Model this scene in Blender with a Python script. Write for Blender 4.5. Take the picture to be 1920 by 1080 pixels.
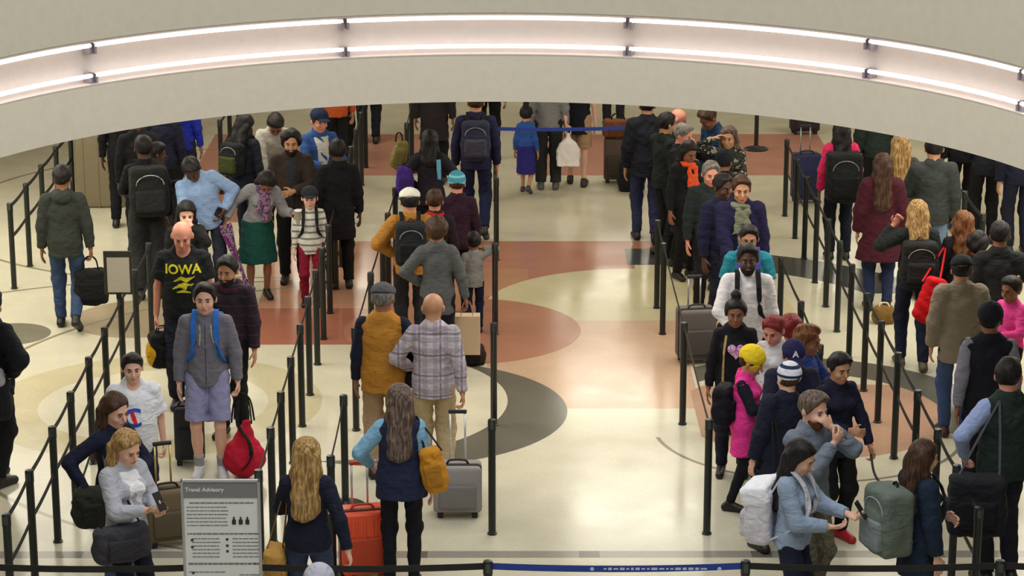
import bpy, bmesh, math, random
import numpy as np
from mathutils import Vector, Matrix
from mathutils.bvhtree import BVHTree

for _o in list(bpy.data.objects):
    bpy.data.objects.remove(_o, do_unlink=True)
SC = bpy.context.scene
COL = SC.collection
rnd = random.Random(7)

# ------------------------------------------------------------------ camera
F = 4536.0; TH = math.atan(1235 / F); CH = 7.2; YAW = math.atan(11 / 4700)
cam_d = bpy.data.cameras.new('camera'); cam = bpy.data.objects.new('camera', cam_d); COL.objects.link(cam)
cam_d.sensor_width = 36; cam_d.lens = F / 1920 * 36; cam_d.clip_end = 300
cam.location = (0, 0, CH); cam.rotation_euler = (math.pi / 2 - TH, 0, -YAW)
SC.camera = cam
cam_d.dof.use_dof = False

# ------------------------------------------------------------------ world, exposure, lights
w = bpy.data.worlds.new('world'); SC.world = w; w.use_nodes = True
w.node_tree.nodes['Background'].inputs[0].default_value = (1, .93, .85, 1)
w.node_tree.nodes['Background'].inputs[1].default_value = 0.25
SC.view_settings.view_transform = 'Standard'; SC.view_settings.look = 'None'
SC.view_settings.gamma = 1; SC.view_settings.use_curve_mapping = False
SC.view_settings.exposure = 0.08

def area(name, loc, size, power, col, rot=(0, 0, 0)):
    l = bpy.data.lights.new(name, 'AREA'); l.shape = 'RECTANGLE'; l.size, l.size_y = size
    l.energy = power; l.color = col
    o = bpy.data.objects.new(name, l); o.location = loc; o.rotation_euler = rot; COL.objects.link(o)
    return o
area('skylight_glow', (0, 11.0, 9.3), (7.4, 15), 800, (.90, .955, 1.0))
for _x in (-11, -7, -3.0, 1.6, 6, 10):
    for _y in (23.5, 28.0, 33.0, 39.0):
        if (abs(_x) > 8 and _y > 35) or (_x < -5 and _y > 30): continue
        area('ceiling_glow', (_x, _y, 3.36), (1.6, 1.6), 54, (1.0, .945, .80))
for _x in (-5.6, -2.6, .8, 3.6, 5.8):
    area('ceiling_glow', (_x, 20.9 + .25 * abs(_x - .2), 3.36), (1.5, 1.2), 40, (1.0, .95, .88))  # extra row added to brighten the middle floor, no fitting modelled
for _x, _y in ((-6.8, 24.5), (-6.4, 28.5), (5.6, 25.0)):
    area('ceiling_glow', (_x, _y, 3.36), (3.2, 3.2), 105, (1.0, .95, .82))  # wide unseen fill lights added to lift the floor at the sides

# ------------------------------------------------------------------ pixel helpers (photo pixel -> point on a height)
def ray(px, py):
    u = (px - 960) / F; v = (540 - py) / F
    d = (u, math.cos(TH) + v * math.sin(TH), -math.sin(TH) + v * math.cos(TH))
    c, s = math.cos(YAW), math.sin(YAW)
    return (d[0] * c + d[1] * s, -d[0] * s + d[1] * c, d[2])
def at(px, py, z=0.0):
    d = ray(px, py); t = (z - CH) / d[2]
    return Vector((d[0] * t, d[1] * t, z))
def at_y(px, py, y):
    d = ray(px, py); t = y / d[1]
    return Vector((d[0] * t, y, CH + d[2] * t))

# ------------------------------------------------------------------ materials
def lin(c):
    return tuple(((v / 255) / 12.92 if v / 255 <= .04045 else ((v / 255 + .055) / 1.055) ** 2.4) for v in c) + (1,)
MATS = {}
def nmat(name):
    m = bpy.data.materials.new(name); m.use_nodes = True
    return m, m.node_tree, m.node_tree.nodes['Principled BSDF']
def plain(name, rgb, rough=.5, metal=0, emit=None, es=0, coat=0):
    k = (name, rgb, rough, metal)
    if k in MATS: return MATS[k]
    m, t, b = nmat(name)
    tc = t.nodes.new('ShaderNodeTexCoord'); n = t.nodes.new('ShaderNodeTexNoise'); n.inputs['Scale'].default_value = 14
    mx = t.nodes.new('ShaderNodeMixRGB'); mx.blend_type = 'MULTIPLY'; mx.inputs[0].default_value = .12
    mx.inputs[1].default_value = lin(rgb)
    t.links.new(tc.outputs['Object'], n.inputs['Vector']); t.links.new(n.outputs['Fac'], mx.inputs[2])
    t.links.new(mx.outputs[0], b.inputs['Base Color'])
    b.inputs['Roughness'].default_value = rough; b.inputs['Metallic'].default_value = metal
    b.inputs['Coat Weight'].default_value = coat
    if emit:
        b.inputs['Emission Color'].default_value = lin(emit); b.inputs['Emission Strength'].default_value = es
    MATS[k] = m
    return m
def cloth(rgb, pat=None, rgb2=None, rgb3=None, rough=.85):
    k = ('cloth', rgb, pat, rgb2, rgb3)
    if k in MATS: return MATS[k]
    m, t, b = nmat('cloth'); N = t.nodes.new; L = t.links.new
    tc = N('ShaderNodeTexCoord')
    n = N('ShaderNodeTexNoise'); n.inputs['Scale'].default_value = 22; n.inputs['Detail'].default_value = 4
    L(tc.outputs['Object'], n.inputs['Vector'])
    base = N('ShaderNodeRGB'); base.outputs[0].default_value = lin(rgb); src = base.outputs[0]
    sep = N('ShaderNodeSeparateXYZ'); L(tc.outputs['Object'], sep.inputs[0])
    def math_(op, a, b_=None, c=None):
        q = N('ShaderNodeMath'); q.operation = op
        for i, v in enumerate((a, b_, c)):
            if v is None: continue
            if isinstance(v, (int, float)): q.inputs[i].default_value = v
            else: L(v, q.inputs[i])
        return q.outputs[0]
    def mixc(fac, a, col):
        q = N('ShaderNodeMixRGB'); L(fac, q.inputs[0]); L(a, q.inputs[1]); q.inputs[2].default_value = lin(col)
        return q.outputs[0]
    if pat == 'stripe':
        f = math_('GREATER_THAN', math_('FRACT', math_('MULTIPLY', sep.outputs[2], 14)), .68)
        src = mixc(f, src, rgb2)
    elif pat == 'plaid':
        for axis, fr in ((0, 11), (2, 11)):
            f = math_('GREATER_THAN', math_('FRACT', math_('MULTIPLY', sep.outputs[axis], fr)), .55)
            f = math_('MULTIPLY', f, .55); src = mixc(f, src, rgb2)
            f = math_('GREATER_THAN', math_('FRACT', math_('ADD', math_('MULTIPLY', sep.outputs[axis], fr / 2), .3)), .9)
            f = math_('MULTIPLY', f, .75); src = mixc(f, src, rgb3 or rgb2)
    elif pat == 'blotch':
        n2 = N('ShaderNodeTexNoise'); n2.inputs['Scale'].default_value = 17; n2.inputs['Detail'].default_value = 2
        L(tc.outputs['Object'], n2.inputs['Vector'])
        f = math_('GREATER_THAN', n2.outputs['Fac'], .5); src = mixc(f, src, rgb2)
        f = math_('GREATER_THAN', n2.outputs['Fac'], .6); src = mixc(f, src, rgb3 or rgb)
    elif pat == 'bands':   # three stacked colours
        f = math_('LESS_THAN', sep.outputs[2], .60); src = mixc(f, src, rgb2)
        f = math_('LESS_THAN', sep.outputs[2], .42); src = mixc(f, src, rgb3)
    elif pat == 'quilt':
        f = math_('MULTIPLY', math_('LESS_THAN', math_('FRACT', math_('MULTIPLY', sep.outputs[2], 11)), .12), .5)
        src = mixc(f, src, rgb2 or tuple(int(v * .5) for v in rgb))
    elif pat == 'hair':
        sc = N('ShaderNodeMapping'); sc.inputs['Scale'].default_value = (70, 70, 6); L(tc.outputs['Object'], sc.inputs[0])
        n3 = N('ShaderNodeTexNoise'); n3.inputs['Scale'].default_value = 1; n3.inputs['Detail'].default_value = 2
        L(sc.outputs[0], n3.inputs['Vector'])
        f = math_('MULTIPLY', math_('SUBTRACT', n3.outputs['Fac'], .38), 2.6); q = N('ShaderNodeClamp'); L(f, q.inputs[0])
        src = mixc(q.outputs[0], src, rgb2)
    mx = N('ShaderNodeMixRGB'); mx.blend_type = 'MULTIPLY'; mx.inputs[0].default_value = .3
    L(src, mx.inputs[1]); L(n.outputs['Fac'], mx.inputs[2])
    sc2 = N('ShaderNodeMixRGB'); sc2.blend_type = 'MULTIPLY'; sc2.inputs[0].default_value = 1; sc2.inputs[2].default_value = (1.17, 1.17, 1.17, 1)
    L(mx.outputs[0], sc2.inputs[1]); L(sc2.outputs[0], b.inputs['Base Color'])
    bp = N('ShaderNodeBump'); bp.inputs['Strength'].default_value = .35; bp.inputs['Distance'].default_value = .01
    L(n.outputs['Fac'], bp.inputs['Height']); L(bp.outputs[0], b.inputs['Normal'])
    if pat != 'hair':
        mp = N('ShaderNodeMapping'); mp.inputs['Scale'].default_value = (9, 9, 16); mp.inputs['Rotation'].default_value = (.5, .4, 0); L(tc.outputs['Object'], mp.inputs[0])
        nf = N('ShaderNodeTexNoise'); nf.inputs['Scale'].default_value = 1; nf.inputs['Detail'].default_value = 1.5; nf.inputs['Distortion'].default_value = 1.2; L(mp.outputs[0], nf.inputs['Vector'])
        b2 = N('ShaderNodeBump'); b2.inputs['Strength'].default_value = .55; b2.inputs['Distance'].default_value = .03; L(nf.outputs['Fac'], b2.inputs['Height']); L(bp.outputs[0], b2.inputs['Normal']); L(b2.outputs[0], b.inputs['Normal'])
    b.inputs['Roughness'].default_value = rough
    b.inputs['Specular IOR Level'].default_value = .25
    MATS[k] = m
    return m
SKIN = {'light': (226, 176, 152), 'pink': (222, 150, 128), 'tan': (196, 142, 108), 'brown': (142, 92, 66), 'dark': (84, 54, 40)}
def skin(kind): return plain('skin', SKIN[kind], .5)
HAIR = {'black': ((16, 14, 16), (44, 38, 38)), 'brown': ((44, 28, 20), (92, 62, 44)), 'blonde': ((120, 88, 48), (206, 170, 112)),
        'grey': ((88, 84, 80), (160, 154, 148)), 'auburn': ((84, 46, 22), (140, 92, 50)), 'red': ((96, 20, 24), (150, 40, 40)), 'ash': ((64, 50, 44), (136, 116, 104))}
def hairmat(k): return cloth(HAIR[k][0], 'hair', HAIR[k][1], rough=.55)

# ------------------------------------------------------------------ linking
def link(name, me, mat, parent=None, smooth=True):
    o = bpy.data.objects.new(name, me); COL.objects.link(o)
    if mat:
        for mm in (mat if isinstance(mat, (list, tuple)) else [mat]): me.materials.append(mm)
    if smooth and len(me.polygons):
        me.polygons.foreach_set('use_smooth', [True] * len(me.polygons))
    if parent: o.parent = parent
    return o
def tag(o, label, cat, group=None):
    o['label'] = label; o['category'] = cat
    if group: o['group'] = group
    return o
def empty(name, loc, rz=0):
    o = bpy.data.objects.new(name, None); COL.objects.link(o); o.location = loc; o.rotation_euler = (0, 0, rz)
    o.empty_display_size = .1
    return o
def struct(o): o['kind'] = 'structure'; return o

# ------------------------------------------------------------------ bmesh shapes
def bm_me(bm, name='m'):
    me = bpy.data.meshes.new(name); bm.normal_update(); bm.to_mesh(me); bm.free(); return me
def bm_box(bm, c, s, bevel=0, seg=2, rot=None):
    g = bmesh.ops.create_cube(bm, size=1); vs = g['verts']
    M = Matrix.Translation(c) @ (rot.to_4x4() if rot else Matrix.Identity(4)) @ Matrix.Diagonal((s[0], s[1], s[2], 1))
    bmesh.ops.transform(bm, matrix=M, verts=vs)
    if bevel:
        es = list({e for v in vs for e in v.link_edges})
        bmesh.ops.bevel(bm, geom=es, offset=bevel, segments=seg, affect='EDGES', profile=.6)
def bm_lathe(bm, prof, c=(0, 0, 0), n=20):
    rings = []
    for r, z in prof:
        rings.append([bm.verts.new((c[0] + r * math.cos(2 * math.pi * i / n), c[1] + r * math.sin(2 * math.pi * i / n), c[2] + z)) for i in range(n)])
    for a, b in zip(rings, rings[1:]):
        for i in range(n): bm.faces.new((a[i], a[(i + 1) % n], b[(i + 1) % n], b[i]))
    bm.faces.new(list(reversed(rings[0]))); bm.faces.new(rings[-1])
def bm_tube(bm, pts, r, n=8, flat=None):
    """tube along points; flat=(w,t) makes a strap of that width and thickness"""
    pts = [Vector(p) for p in pts]; rings = []
    up = Vector((0, 0, 1))
    for i, p in enumerate(pts):
        d = (pts[min(i + 1, len(pts) - 1)] - pts[max(i - 1, 0)]).normalized()
        a = d.cross(up)
        if a.length < .05: a = d.cross(Vector((0, 1, 0)))
        a.normalize(); b = a.cross(d).normalized()
        if flat:
            ww, tt = flat
            off = [a * ww + b * tt, a * -ww + b * tt, a * -ww - b * tt, a * ww - b * tt]
            rings.append([bm.verts.new(p + o * .5) for o in off])
        else:
            rr = r[i] if isinstance(r, (list, tuple)) else r
            rings.append([bm.verts.new(p + (a * math.cos(2 * math.pi * k / n) + b * math.sin(2 * math.pi * k / n)) * rr) for k in range(n)])
    m = len(rings[0])
    for a, b in zip(rings, rings[1:]):
        for i in range(m): bm.faces.new((a[i], a[(i + 1) % m], b[(i + 1) % m], b[i]))
    bm.faces.new(list(reversed(rings[0]))); bm.faces.new(rings[-1])
def mk(name, mat, parent, fn, smooth=False):
    bm = bmesh.new(); fn(bm); bmesh.ops.recalc_face_normals(bm, faces=bm.faces)
    return link(name, bm_me(bm, name), mat, parent, smooth)
def arcpts(pts, n=8):
    """Catmull-Rom through points"""
    P = [Vector(p) for p in pts]; out = []
    for i in range(len(P) - 1):
        p0 = P[max(i - 1, 0)]; p1 = P[i]; p2 = P[i + 1]; p3 = P[min(i + 2, len(P) - 1)]
        for k in range(n):
            t = k / n
            out.append(.5 * ((2 * p1) + (p2 - p0) * t + (2 * p0 - 5 * p1 + 4 * p2 - p3) * t * t + (3 * p1 - p0 - 3 * p2 + p3) * t ** 3))
    out.append(P[-1]); return out

# ------------------------------------------------------------------ implicit surfaces -> mesh
def A(v): return np.array(v, dtype=np.float32)
class Field:
    """a list of rounded shapes melted together, turned into one closed skin"""
    def __init__(s): s.p = []
    def cone(s, a, b, ra, rb, k=.02, fl=None, f=1.0, cap=False, sub=False):
        s.p.append(('c', A(a), A(b), ra, rb, k, None if fl is None else A(fl), f, cap, sub)); return s
    def ell(s, c, r, R=None, k=.02, sub=False):
        s.p.append(('e', A(c), A(r), np.eye(3, dtype=np.float32) if R is None else A(R), k, sub)); return s
    def box(s, c, h, rr, R=None, k=.01, sub=False):
        s.p.append(('b', A(c), A(h), rr, np.eye(3, dtype=np.float32) if R is None else A(R), k, sub)); return s
    def cut(s, p, n):   # drop everything on the side the normal points to
        s.p.append(('h', A(p), A(n) / np.linalg.norm(n))); return s
    def mesh(s, vox, name='m', wr=0.0):
        lo = np.full(3, 1e9); hi = -lo
        for q in s.p:
            if q[0] == 'c' and not q[9]:
                r = max(q[3], q[4]) * max(1, q[7])
                lo = np.minimum(lo, np.minimum(q[1], q[2]) - r); hi = np.maximum(hi, np.maximum(q[1], q[2]) + r)
            elif q[0] == 'e' and not q[5]:
                e = np.sqrt(((q[3] * q[2]) ** 2).sum(1)); lo = np.minimum(lo, q[1] - e); hi = np.maximum(hi, q[1] + e)
            elif q[0] == 'b' and not q[6]:
                e = np.abs(q[4]) @ q[2] + q[3]; lo = np.minimum(lo, q[1] - e); hi = np.maximum(hi, q[1] + e)
        lo -= 3 * vox + wr * 2; hi += 3 * vox + wr * 2
        n = np.ceil((hi - lo) / vox).astype(int) + 1
        ax = [(lo[i] + vox * np.arange(n[i])).astype(np.float32) for i in range(3)]
        V = np.full(n, .12, dtype=np.float32)
        for q in s.p:
            if q[0] == 'h':
                P, nn = q[1], q[2]
                d = (ax[0][:, None, None] - P[0]) * nn[0] + (ax[1][None, :, None] - P[1]) * nn[1] + (ax[2][None, None, :] - P[2]) * nn[2]
                np.maximum(V, d, out=V); continue
            if q[0] == 'c':
                r = max(q[3], q[4]) * max(1, q[7]); l_ = np.minimum(q[1], q[2]) - r; h_ = np.maximum(q[1], q[2]) + r; k = q[5]; sub = q[9]
            elif q[0] == 'e':
                e = np.sqrt(((q[3] * q[2]) ** 2).sum(1)); l_ = q[1] - e; h_ = q[1] + e; k = q[4]; sub = q[5]
            else:
                e = np.abs(q[4]) @ q[2] + q[3]; l_ = q[1] - e; h_ = q[1] + e; k = q[5]; sub = q[6]
            m = k + 2 * vox
            i0 = np.clip(np.floor((l_ - m - lo) / vox).astype(int), 0, n); i1 = np.clip(np.ceil((h_ + m - lo) / vox).astype(int) + 1, 0, n)
            if (i1 <= i0).any(): continue
            X = ax[0][i0[0]:i1[0], None, None]; Y = ax[1][None, i0[1]:i1[1], None]; Z = ax[2][None, None, i0[2]:i1[2]]
            if q[0] == 'c':
                a, b, ra, rb, fl, f, cap = q[1], q[2], q[3], q[4], q[6], q[7], q[8]
                ab = b - a; L = float(np.linalg.norm(ab)) + 1e-6; u = ab / L
                px, py, pz = X - a[0], Y - a[1], Z - a[2]
                tl = px * u[0] + py * u[1] + pz * u[2]; t = np.clip(tl, 0, L)
                dx = px - t * u[0]; dy = py - t * u[1]; dz = pz - t * u[2]
                if fl is not None:
                    g = (dx * fl[0] + dy * fl[1] + dz * fl[2]) * (1 / f - 1)
                    dx = dx + g * fl[0]; dy = dy + g * fl[1]; dz = dz + g * fl[2]
                d = np.sqrt(dx * dx + dy * dy + dz * dz) - (ra + (rb - ra) * t / L)
                if fl is not None: d = d * min(f, 1.0)
                if cap: d = np.maximum(d, np.maximum(tl - L, -tl))
            elif q[0] == 'e':
                c, r, R = q[1], q[2], q[3]
                px, py, pz = X - c[0], Y - c[1], Z - c[2]
                a_ = px * R[0, 0] + py * R[1, 0] + pz * R[2, 0]; b_ = px * R[0, 1] + py * R[1, 1] + pz * R[2, 1]; c_ = px * R[0, 2] + py * R[1, 2] + pz * R[2, 2]
                k0 = np.sqrt((a_ / r[0]) ** 2 + (b_ / r[1]) ** 2 + (c_ / r[2]) ** 2)
                k1 = np.sqrt((a_ / r[0] ** 2) ** 2 + (b_ / r[1] ** 2) ** 2 + (c_ / r[2] ** 2) ** 2) + 1e-6
                d = k0 * (k0 - 1) / k1
            else:
                c, h, rr, R = q[1], q[2], q[3], q[4]
                px, py, pz = X - c[0], Y - c[1], Z - c[2]
                a_ = np.abs(px * R[0, 0] + py * R[1, 0] + pz * R[2, 0]) - h[0]; b_ = np.abs(px * R[0, 1] + py * R[1, 1] + pz * R[2, 1]) - h[1]; c_ = np.abs(px * R[0, 2] + py * R[1, 2] + pz * R[2, 2]) - h[2]
                d = np.sqrt(np.maximum(a_, 0) ** 2 + np.maximum(b_, 0) ** 2 + np.maximum(c_, 0) ** 2) + np.minimum(np.maximum(a_, np.maximum(b_, c_)), 0) - rr
            S = V[i0[0]:i1[0], i0[1]:i1[1], i0[2]:i1[2]]
            if sub:
                h = np.maximum(k - np.abs(S + d), 0) / k; S[...] = np.maximum(S, -d) + h * h * k * .25
            else:
                h = np.maximum(k - np.abs(S - d), 0) / k; S[...] = np.minimum(S, d) - h * h * k * .25
        if wr:
            X = ax[0][:, None, None]; Y = ax[1][None, :, None]; Z = ax[2][None, None, :]
            ph = (lo[0] * 37) % 6
            V += wr * (np.sin(24 * Z + 31 * X + ph + 2 * np.sin(9 * Z + 7 * X)) * np.cos(27 * Y + 13 * X) + .5 * np.sin(58 * Z - 33 * X * np.sign(X + 1e-4) + 21 * Y + 2.5 * np.sin(11 * X)) + .3 * np.sin(97 * X + 41 * Z) * np.sin(83 * Y - 30 * Z))
        return nets(V, lo, vox, name)
def nets(V, lo, vox, name):
    I = V < 0
    c = np.zeros(tuple(np.array(V.shape) - 1), dtype=np.uint8)
    for i in (0, 1):
        for j in (0, 1):
            for k in (0, 1):
                c += I[i:I.shape[0] - 1 + i, j:I.shape[1] - 1 + j, k:I.shape[2] - 1 + k]
    act = (c > 0) & (c < 8)
    idx = np.full(act.shape, -1, dtype=np.int64); cells = np.argwhere(act); nv = len(cells)
    idx[act] = np.arange(nv)
    cor = {}
    for i in (0, 1):
        for j in (0, 1):
            for k in (0, 1): cor[i, j, k] = V[cells[:, 0] + i, cells[:, 1] + j, cells[:, 2] + k]
    acc = np.zeros((nv, 3)); cnt = np.zeros(nv)
    for axis in range(3):
        o = [a for a in range(3) if a != axis]
        for p in (0, 1):
            for q in (0, 1):
                a = [0, 0, 0]; a[o[0]] = p; a[o[1]] = q; b = list(a); b[axis] = 1
                va, vb = cor[tuple(a)], cor[tuple(b)]
                m = (va < 0) != (vb < 0)
                t = np.zeros(nv); t[m] = va[m] / (va[m] - vb[m])
                for x in range(3):
                    acc[:, x] += np.where(m, t if x == axis else a[x], 0)
                cnt += m
    P = (cells + acc / np.maximum(cnt, 1)[:, None]) * vox + lo
    faces = []
    for axis in range(3):
        o = [(axis + 1) % 3, (axis + 2) % 3]
        s0 = [slice(1, -1)] * 3; s0[axis] = slice(0, -1)
        s1 = list(s0); s1[axis] = slice(1, None)
        sh = [slice(1, -1)] * 3; sh[axis] = slice(0, None)
        a = I[tuple(s0)]; b = I[tuple(s1)]
        e = np.argwhere(a != b)
        if not len(e): continue
        ins = a[tuple(e.T)]
        off = np.ones(3, dtype=int); off[axis] = 0
        e = e + off
        def g(d0, d1):
            q = e.copy(); q[:, o[0]] -= d0; q[:, o[1]] -= d1
            return idx[q[:, 0], q[:, 1], q[:, 2]]
        f = np.stack([g(1, 1), g(0, 1), g(0, 0), g(1, 0)], 1)
        f[~ins] = f[~ins][:, ::-1]
        faces.append(f)
    fc = np.concatenate(faces) if faces else np.zeros((0, 4), dtype=int)
    fc = fc[(fc >= 0).all(1)]
    me = bpy.data.meshes.new(name)
    me.vertices.add(nv); me.vertices.foreach_set('co', P.astype(np.float32).ravel())
    me.loops.add(len(fc) * 4); me.loops.foreach_set('vertex_index', fc.ravel().astype(np.int32))
    me.polygons.add(len(fc)); me.polygons.foreach_set('loop_start', (np.arange(len(fc)) * 4).astype(np.int32))
    me.update(calc_edges=True)
    return me

# ------------------------------------------------------------------ people
QV = 1.0
def npv(v): return np.array(v, dtype=float)
def rotx(a): c, s = math.cos(a), math.sin(a); return npv([[1, 0, 0], [0, c, -s], [0, s, c]])
def roty(a): c, s = math.cos(a), math.sin(a); return npv([[c, 0, s], [0, 1, 0], [-s, 0, c]])
def rotz(a): c, s = math.cos(a), math.sin(a); return npv([[c, -s, 0], [s, c, 0], [0, 0, 1]])
def unit(v): return v / (np.linalg.norm(v) + 1e-9)
def ik(a, t, l1, l2, pole):
    d = t - a; D = np.linalg.norm(d); M = (l1 + l2) * .995
    if D > M: t = a + d / D * M; D = M; d = t - a
    u = d / D; x = (l1 * l1 - l2 * l2 + D * D) / (2 * D); h = math.sqrt(max(l1 * l1 - x * x, 0))
    p = pole - u * pole.dot(u); return a + u * x + unit(p) * h, t
ARM = {  # hand targets (side, front(-y), height), elbow pole (side, y, z), finger curl, palm (side,y,z)
    'down': ((.25, -.03, .82), (.6, .7, -.1), .35, (-1, 0, 0)), 'downb': ((.24, .10, .84), (.5, 1, 0), .4, (-1, 0, 0)),
    'carry': ((.27, .00, .80), (.7, .5, 0), 1.05, (-1, 0, 0)), 'pull': ((.30, .24, .86), (.6, .6, 0), 1.05, (-1, 0, 0)),
    'hip': ((.17, -.10, 1.02), (1, .35, 0), .7, (-1, 0, 0)), 'akimbo': ((.18, -.06, .98), (1, .1, -.1), .7, (-1, 0, 0)),
    'fwd': ((.16, -.36, 1.06), (.5, .3, -.8), .9, (-.3, 0, -1)), 'phone': ((.09, -.34, 1.20), (.6, .2, -1), .9, (-.4, 0, 1)),
    'chin': ((.03, -.17, 1.50), (.7, -.2, -.8), .9, (0, 1, 0)), 'head': ((.13, -.05, 1.66), (1, -.2, -.3), .6, (-1, 0, 0)),
    'cross': ((-.07, -.22, 1.16), (.9, -.1, -.5), .5, (0, 1, 0)), 'strap': ((.13, -.17, 1.32), (.7, 0, -.8), 1.1, (0, 1, 0)),
    'out': ((.50, -.16, 1.16), (.2, .5, -.8), .5, (0, 0, -1)), 'belly': ((.02, -.24, 1.10), (.9, .1, -.5), .7, (0, 1, 0)),
    'low': ((.12, -.28, .86), (.7, .4, -.3), .9, (-1, 0, 0)),
}
PEOPLE = []
def person(label, head=None, foot=None, h=1.7, hd=0, sk='light', hair=('short', 'brown'), top=('jacket', (30, 30, 34)), bot=('trousers', (24, 24, 28)),
           shoes=(20, 18, 18), L='down', R='down', lean=0, side=0, pitch=8, yaw=0, stride=.0, fem=False, fat=1.0, face=None, inner=None,
           hat=None, collar=None, scarf=None, group=None, beard=None, glasses=False, belt=None, socks=None):
    s = h / 1.75; hs = s * (1 + .70 * (1 - s)) * 1.10 if h < 1.55 else s * 1.10
    far = 1.0
    vb = .0088 * max(s, .8) * QV
    Rl = roty(math.radians(side)) @ rotx(math.radians(lean)); hc = npv((0, 0, .95))
    T = lambda p: hc + Rl @ (npv(p) - hc)
    shw = .145 if fem else .168
    if h < 1.5: shw *= .93
    Rh = Rl @ rotz(math.radians(yaw)) @ rotx(math.radians(pitch - lean * .35))
    neck = T((0, .015, 1.46)); hcn = T((0, .005, 1.52)) + Rh @ npv((0, -.012, .10))
    hk = hs / s   # head scale inside unit frame
    if hk != 1: hcn = T((0, .005, 1.50)) + Rh @ npv((0, -.012, .095 * hk))
    topz = hcn + Rh @ npv((0, 0, .125 * hk))
    k_tot = 1.75 / max(topz[2], 1.2) if abs(lean) < 5 else 1.0
    s *= k_tot
    Rw = rotz(math.radians(hd))
    if head is not None:
        hz = topz[2] * s; p = at(head[0], head[1], hz); off = Rw @ (topz * s)
        loc = Vector((p.x - off[0], p.y - off[1], 0))
    else:
        loc = at(foot[0], foot[1], 0)
    # ---- joints (unit frame)
    J = {}
    for sgn, nm, tgt in ((1, 'L', L), (-1, 'R', R)):
        sh = T((shw * sgn, .015, 1.395)); J['sh' + nm] = sh
        if isinstance(tgt, str): tp, pole, curl, pal = ARM[tgt]
        elif len(tgt) == 3 and not isinstance(tgt[0], (tuple, list)): tp, pole, curl, pal = tgt, (.7, .4, -.5), .8, (-1, 0, 0)
        else: tp, pole, curl, pal = (tuple(tgt) + ((.7, .4, -.5), .8, (-1, 0, 0))[len(tgt) - 1:])
        t = npv((tp[0] * sgn, tp[1], tp[2]))
        if lean and not (isinstance(tgt, str) and tgt in ('down', 'carry', 'pull', 'low')): t = T(t)
        elif lean: t = t + npv((0, T((0, 0, 1.4))[1] * .8, 0))
        el, wr = ik(sh, t, .285, .25, npv((pole[0] * sgn, pole[1], pole[2])))
        f = unit(wr - el); pn = npv((pal[0] * sgn, pal[1], pal[2])); pn = unit(pn - f * pn.dot(f))
        J['el' + nm] = el; J['wr' + nm] = wr; J['f' + nm] = f; J['n' + nm] = pn; J['c' + nm] = curl; J['ha' + nm] = wr + f * .085 + pn * .02
    for sgn, nm in ((1, 'L'), (-1, 'R')):
        st = stride * sgn; hip = npv((.092 * sgn, 0, .925)); az = .088
        ank = npv((.098 * sgn, -st + .02, az + (max(-st, 0) * .55 if abs(stride) > .1 else 0)))
        kn, ank = ik(hip, ank, .44, .425, npv((.08 * sgn, -1, 0))); J['hip' + nm] = hip; J['kn' + nm] = kn; J['an' + nm] = ank
        tip = math.radians(38) * (1 if -st > .1 else 0)
        J['toe' + nm] = ank + npv((.02 * sgn, -.165 * math.cos(tip) - .0, -.058 - .14 * math.sin(tip))); J['heel' + nm] = ank + npv((0, .045, -.05))
    u = lambda p: npv(p) * s
    fl = Rl @ npv((0, 1, 0))
    # ---- body
    B = Field()
    def torso(Fd, t, bust=True):
        pw, ww, cw = (.160, .118, .138) if fem else (.150, .132, .158)
        R_ = Rl
        Fd.ell(u(T((0, .0, .965))), npv(((pw + t) , (.108 * fat ** .5 + t), .14 + t * .5)) * s * npv((fat ** .5, 1, 1)), R_, .05 * s)
        Fd.ell(u(T((0, -.012 * fat, 1.12))), npv(((ww + t) * fat, (.094 + t) * fat, .17)) * s, R_, .05 * s)
        Fd.ell(u(T((0, .0, 1.265))), npv(((cw + t) * (fat ** .6), (.104 + t) * (fat ** .6), .175 + t * .3)) * s, R_, .05 * s)
        Fd.cone(u(J['shL'] + Rl @ npv((-.035, 0, -.005))), u(T((.02, .01, 1.425))), (.048 + t * .6) * s, (.058 + t * .6) * s, .04 * s).cone(u(J['shR'] + Rl @ npv((.035, 0, -.005))), u(T((-.02, .01, 1.425))), (.048 + t * .6) * s, (.058 + t * .6) * s, .04 * s)
        Fd.cone(u(T((.045, .02, 1.455))), u(T((-.045, .02, 1.455))), (.046 + t * .5) * s, (.046 + t * .5) * s, .05 * s)
        if fem and bust:
            for q in (.062, -.062): Fd.ell(u(T((q, -.085, 1.285))), npv((.062 + t * .5, .055 + t * .6, .062)) * s, R_, .03 * s)
    torso(B, 0)
    B.cone(u(neck - npv((0, 0, .03))), u(hcn - Rh @ npv((0, -.02, .04))), .056 * s, .052 * s, .03 * s)
    lg = 1.0 if bot[0] in ('shorts', 'skirt') else .86
    for nm in 'LR':
        B.cone(u(J['sh' + nm]), u(J['el' + nm]), .050 * s, .037 * s, .03 * s).cone(u(J['el' + nm]), u(J['wr' + nm]), .038 * s, .026 * s, .015 * s)
        B.cone(u(J['hip' + nm]), u(J['kn' + nm]), .080 * s * lg, .050 * s * lg, .02 * s).cone(u(J['kn' + nm]), u(J['an' + nm]), .050 * s * lg, .034 * s * lg, .012 * s)
        cf = J['kn' + nm] * .68 + J['an' + nm] * .32 + npv((0, .018, 0)); B.ell(u(cf), npv((.045, .048, .11)) * s * lg, None, .03 * s)
        B.cone(u(J['heel' + nm]), u(J['toe' + nm]), .034 * s, .026 * s, .03 * s)
        f, pn, wr, curl = J['f' + nm], J['n' + nm], J['wr' + nm], J['c' + nm]; sd = np.cross(f, pn)
        hsx = max(s, .8 * 1)
        M = np.stack([sd, pn, f], 1); S_ = s if s > .85 else s * 1.08
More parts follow.
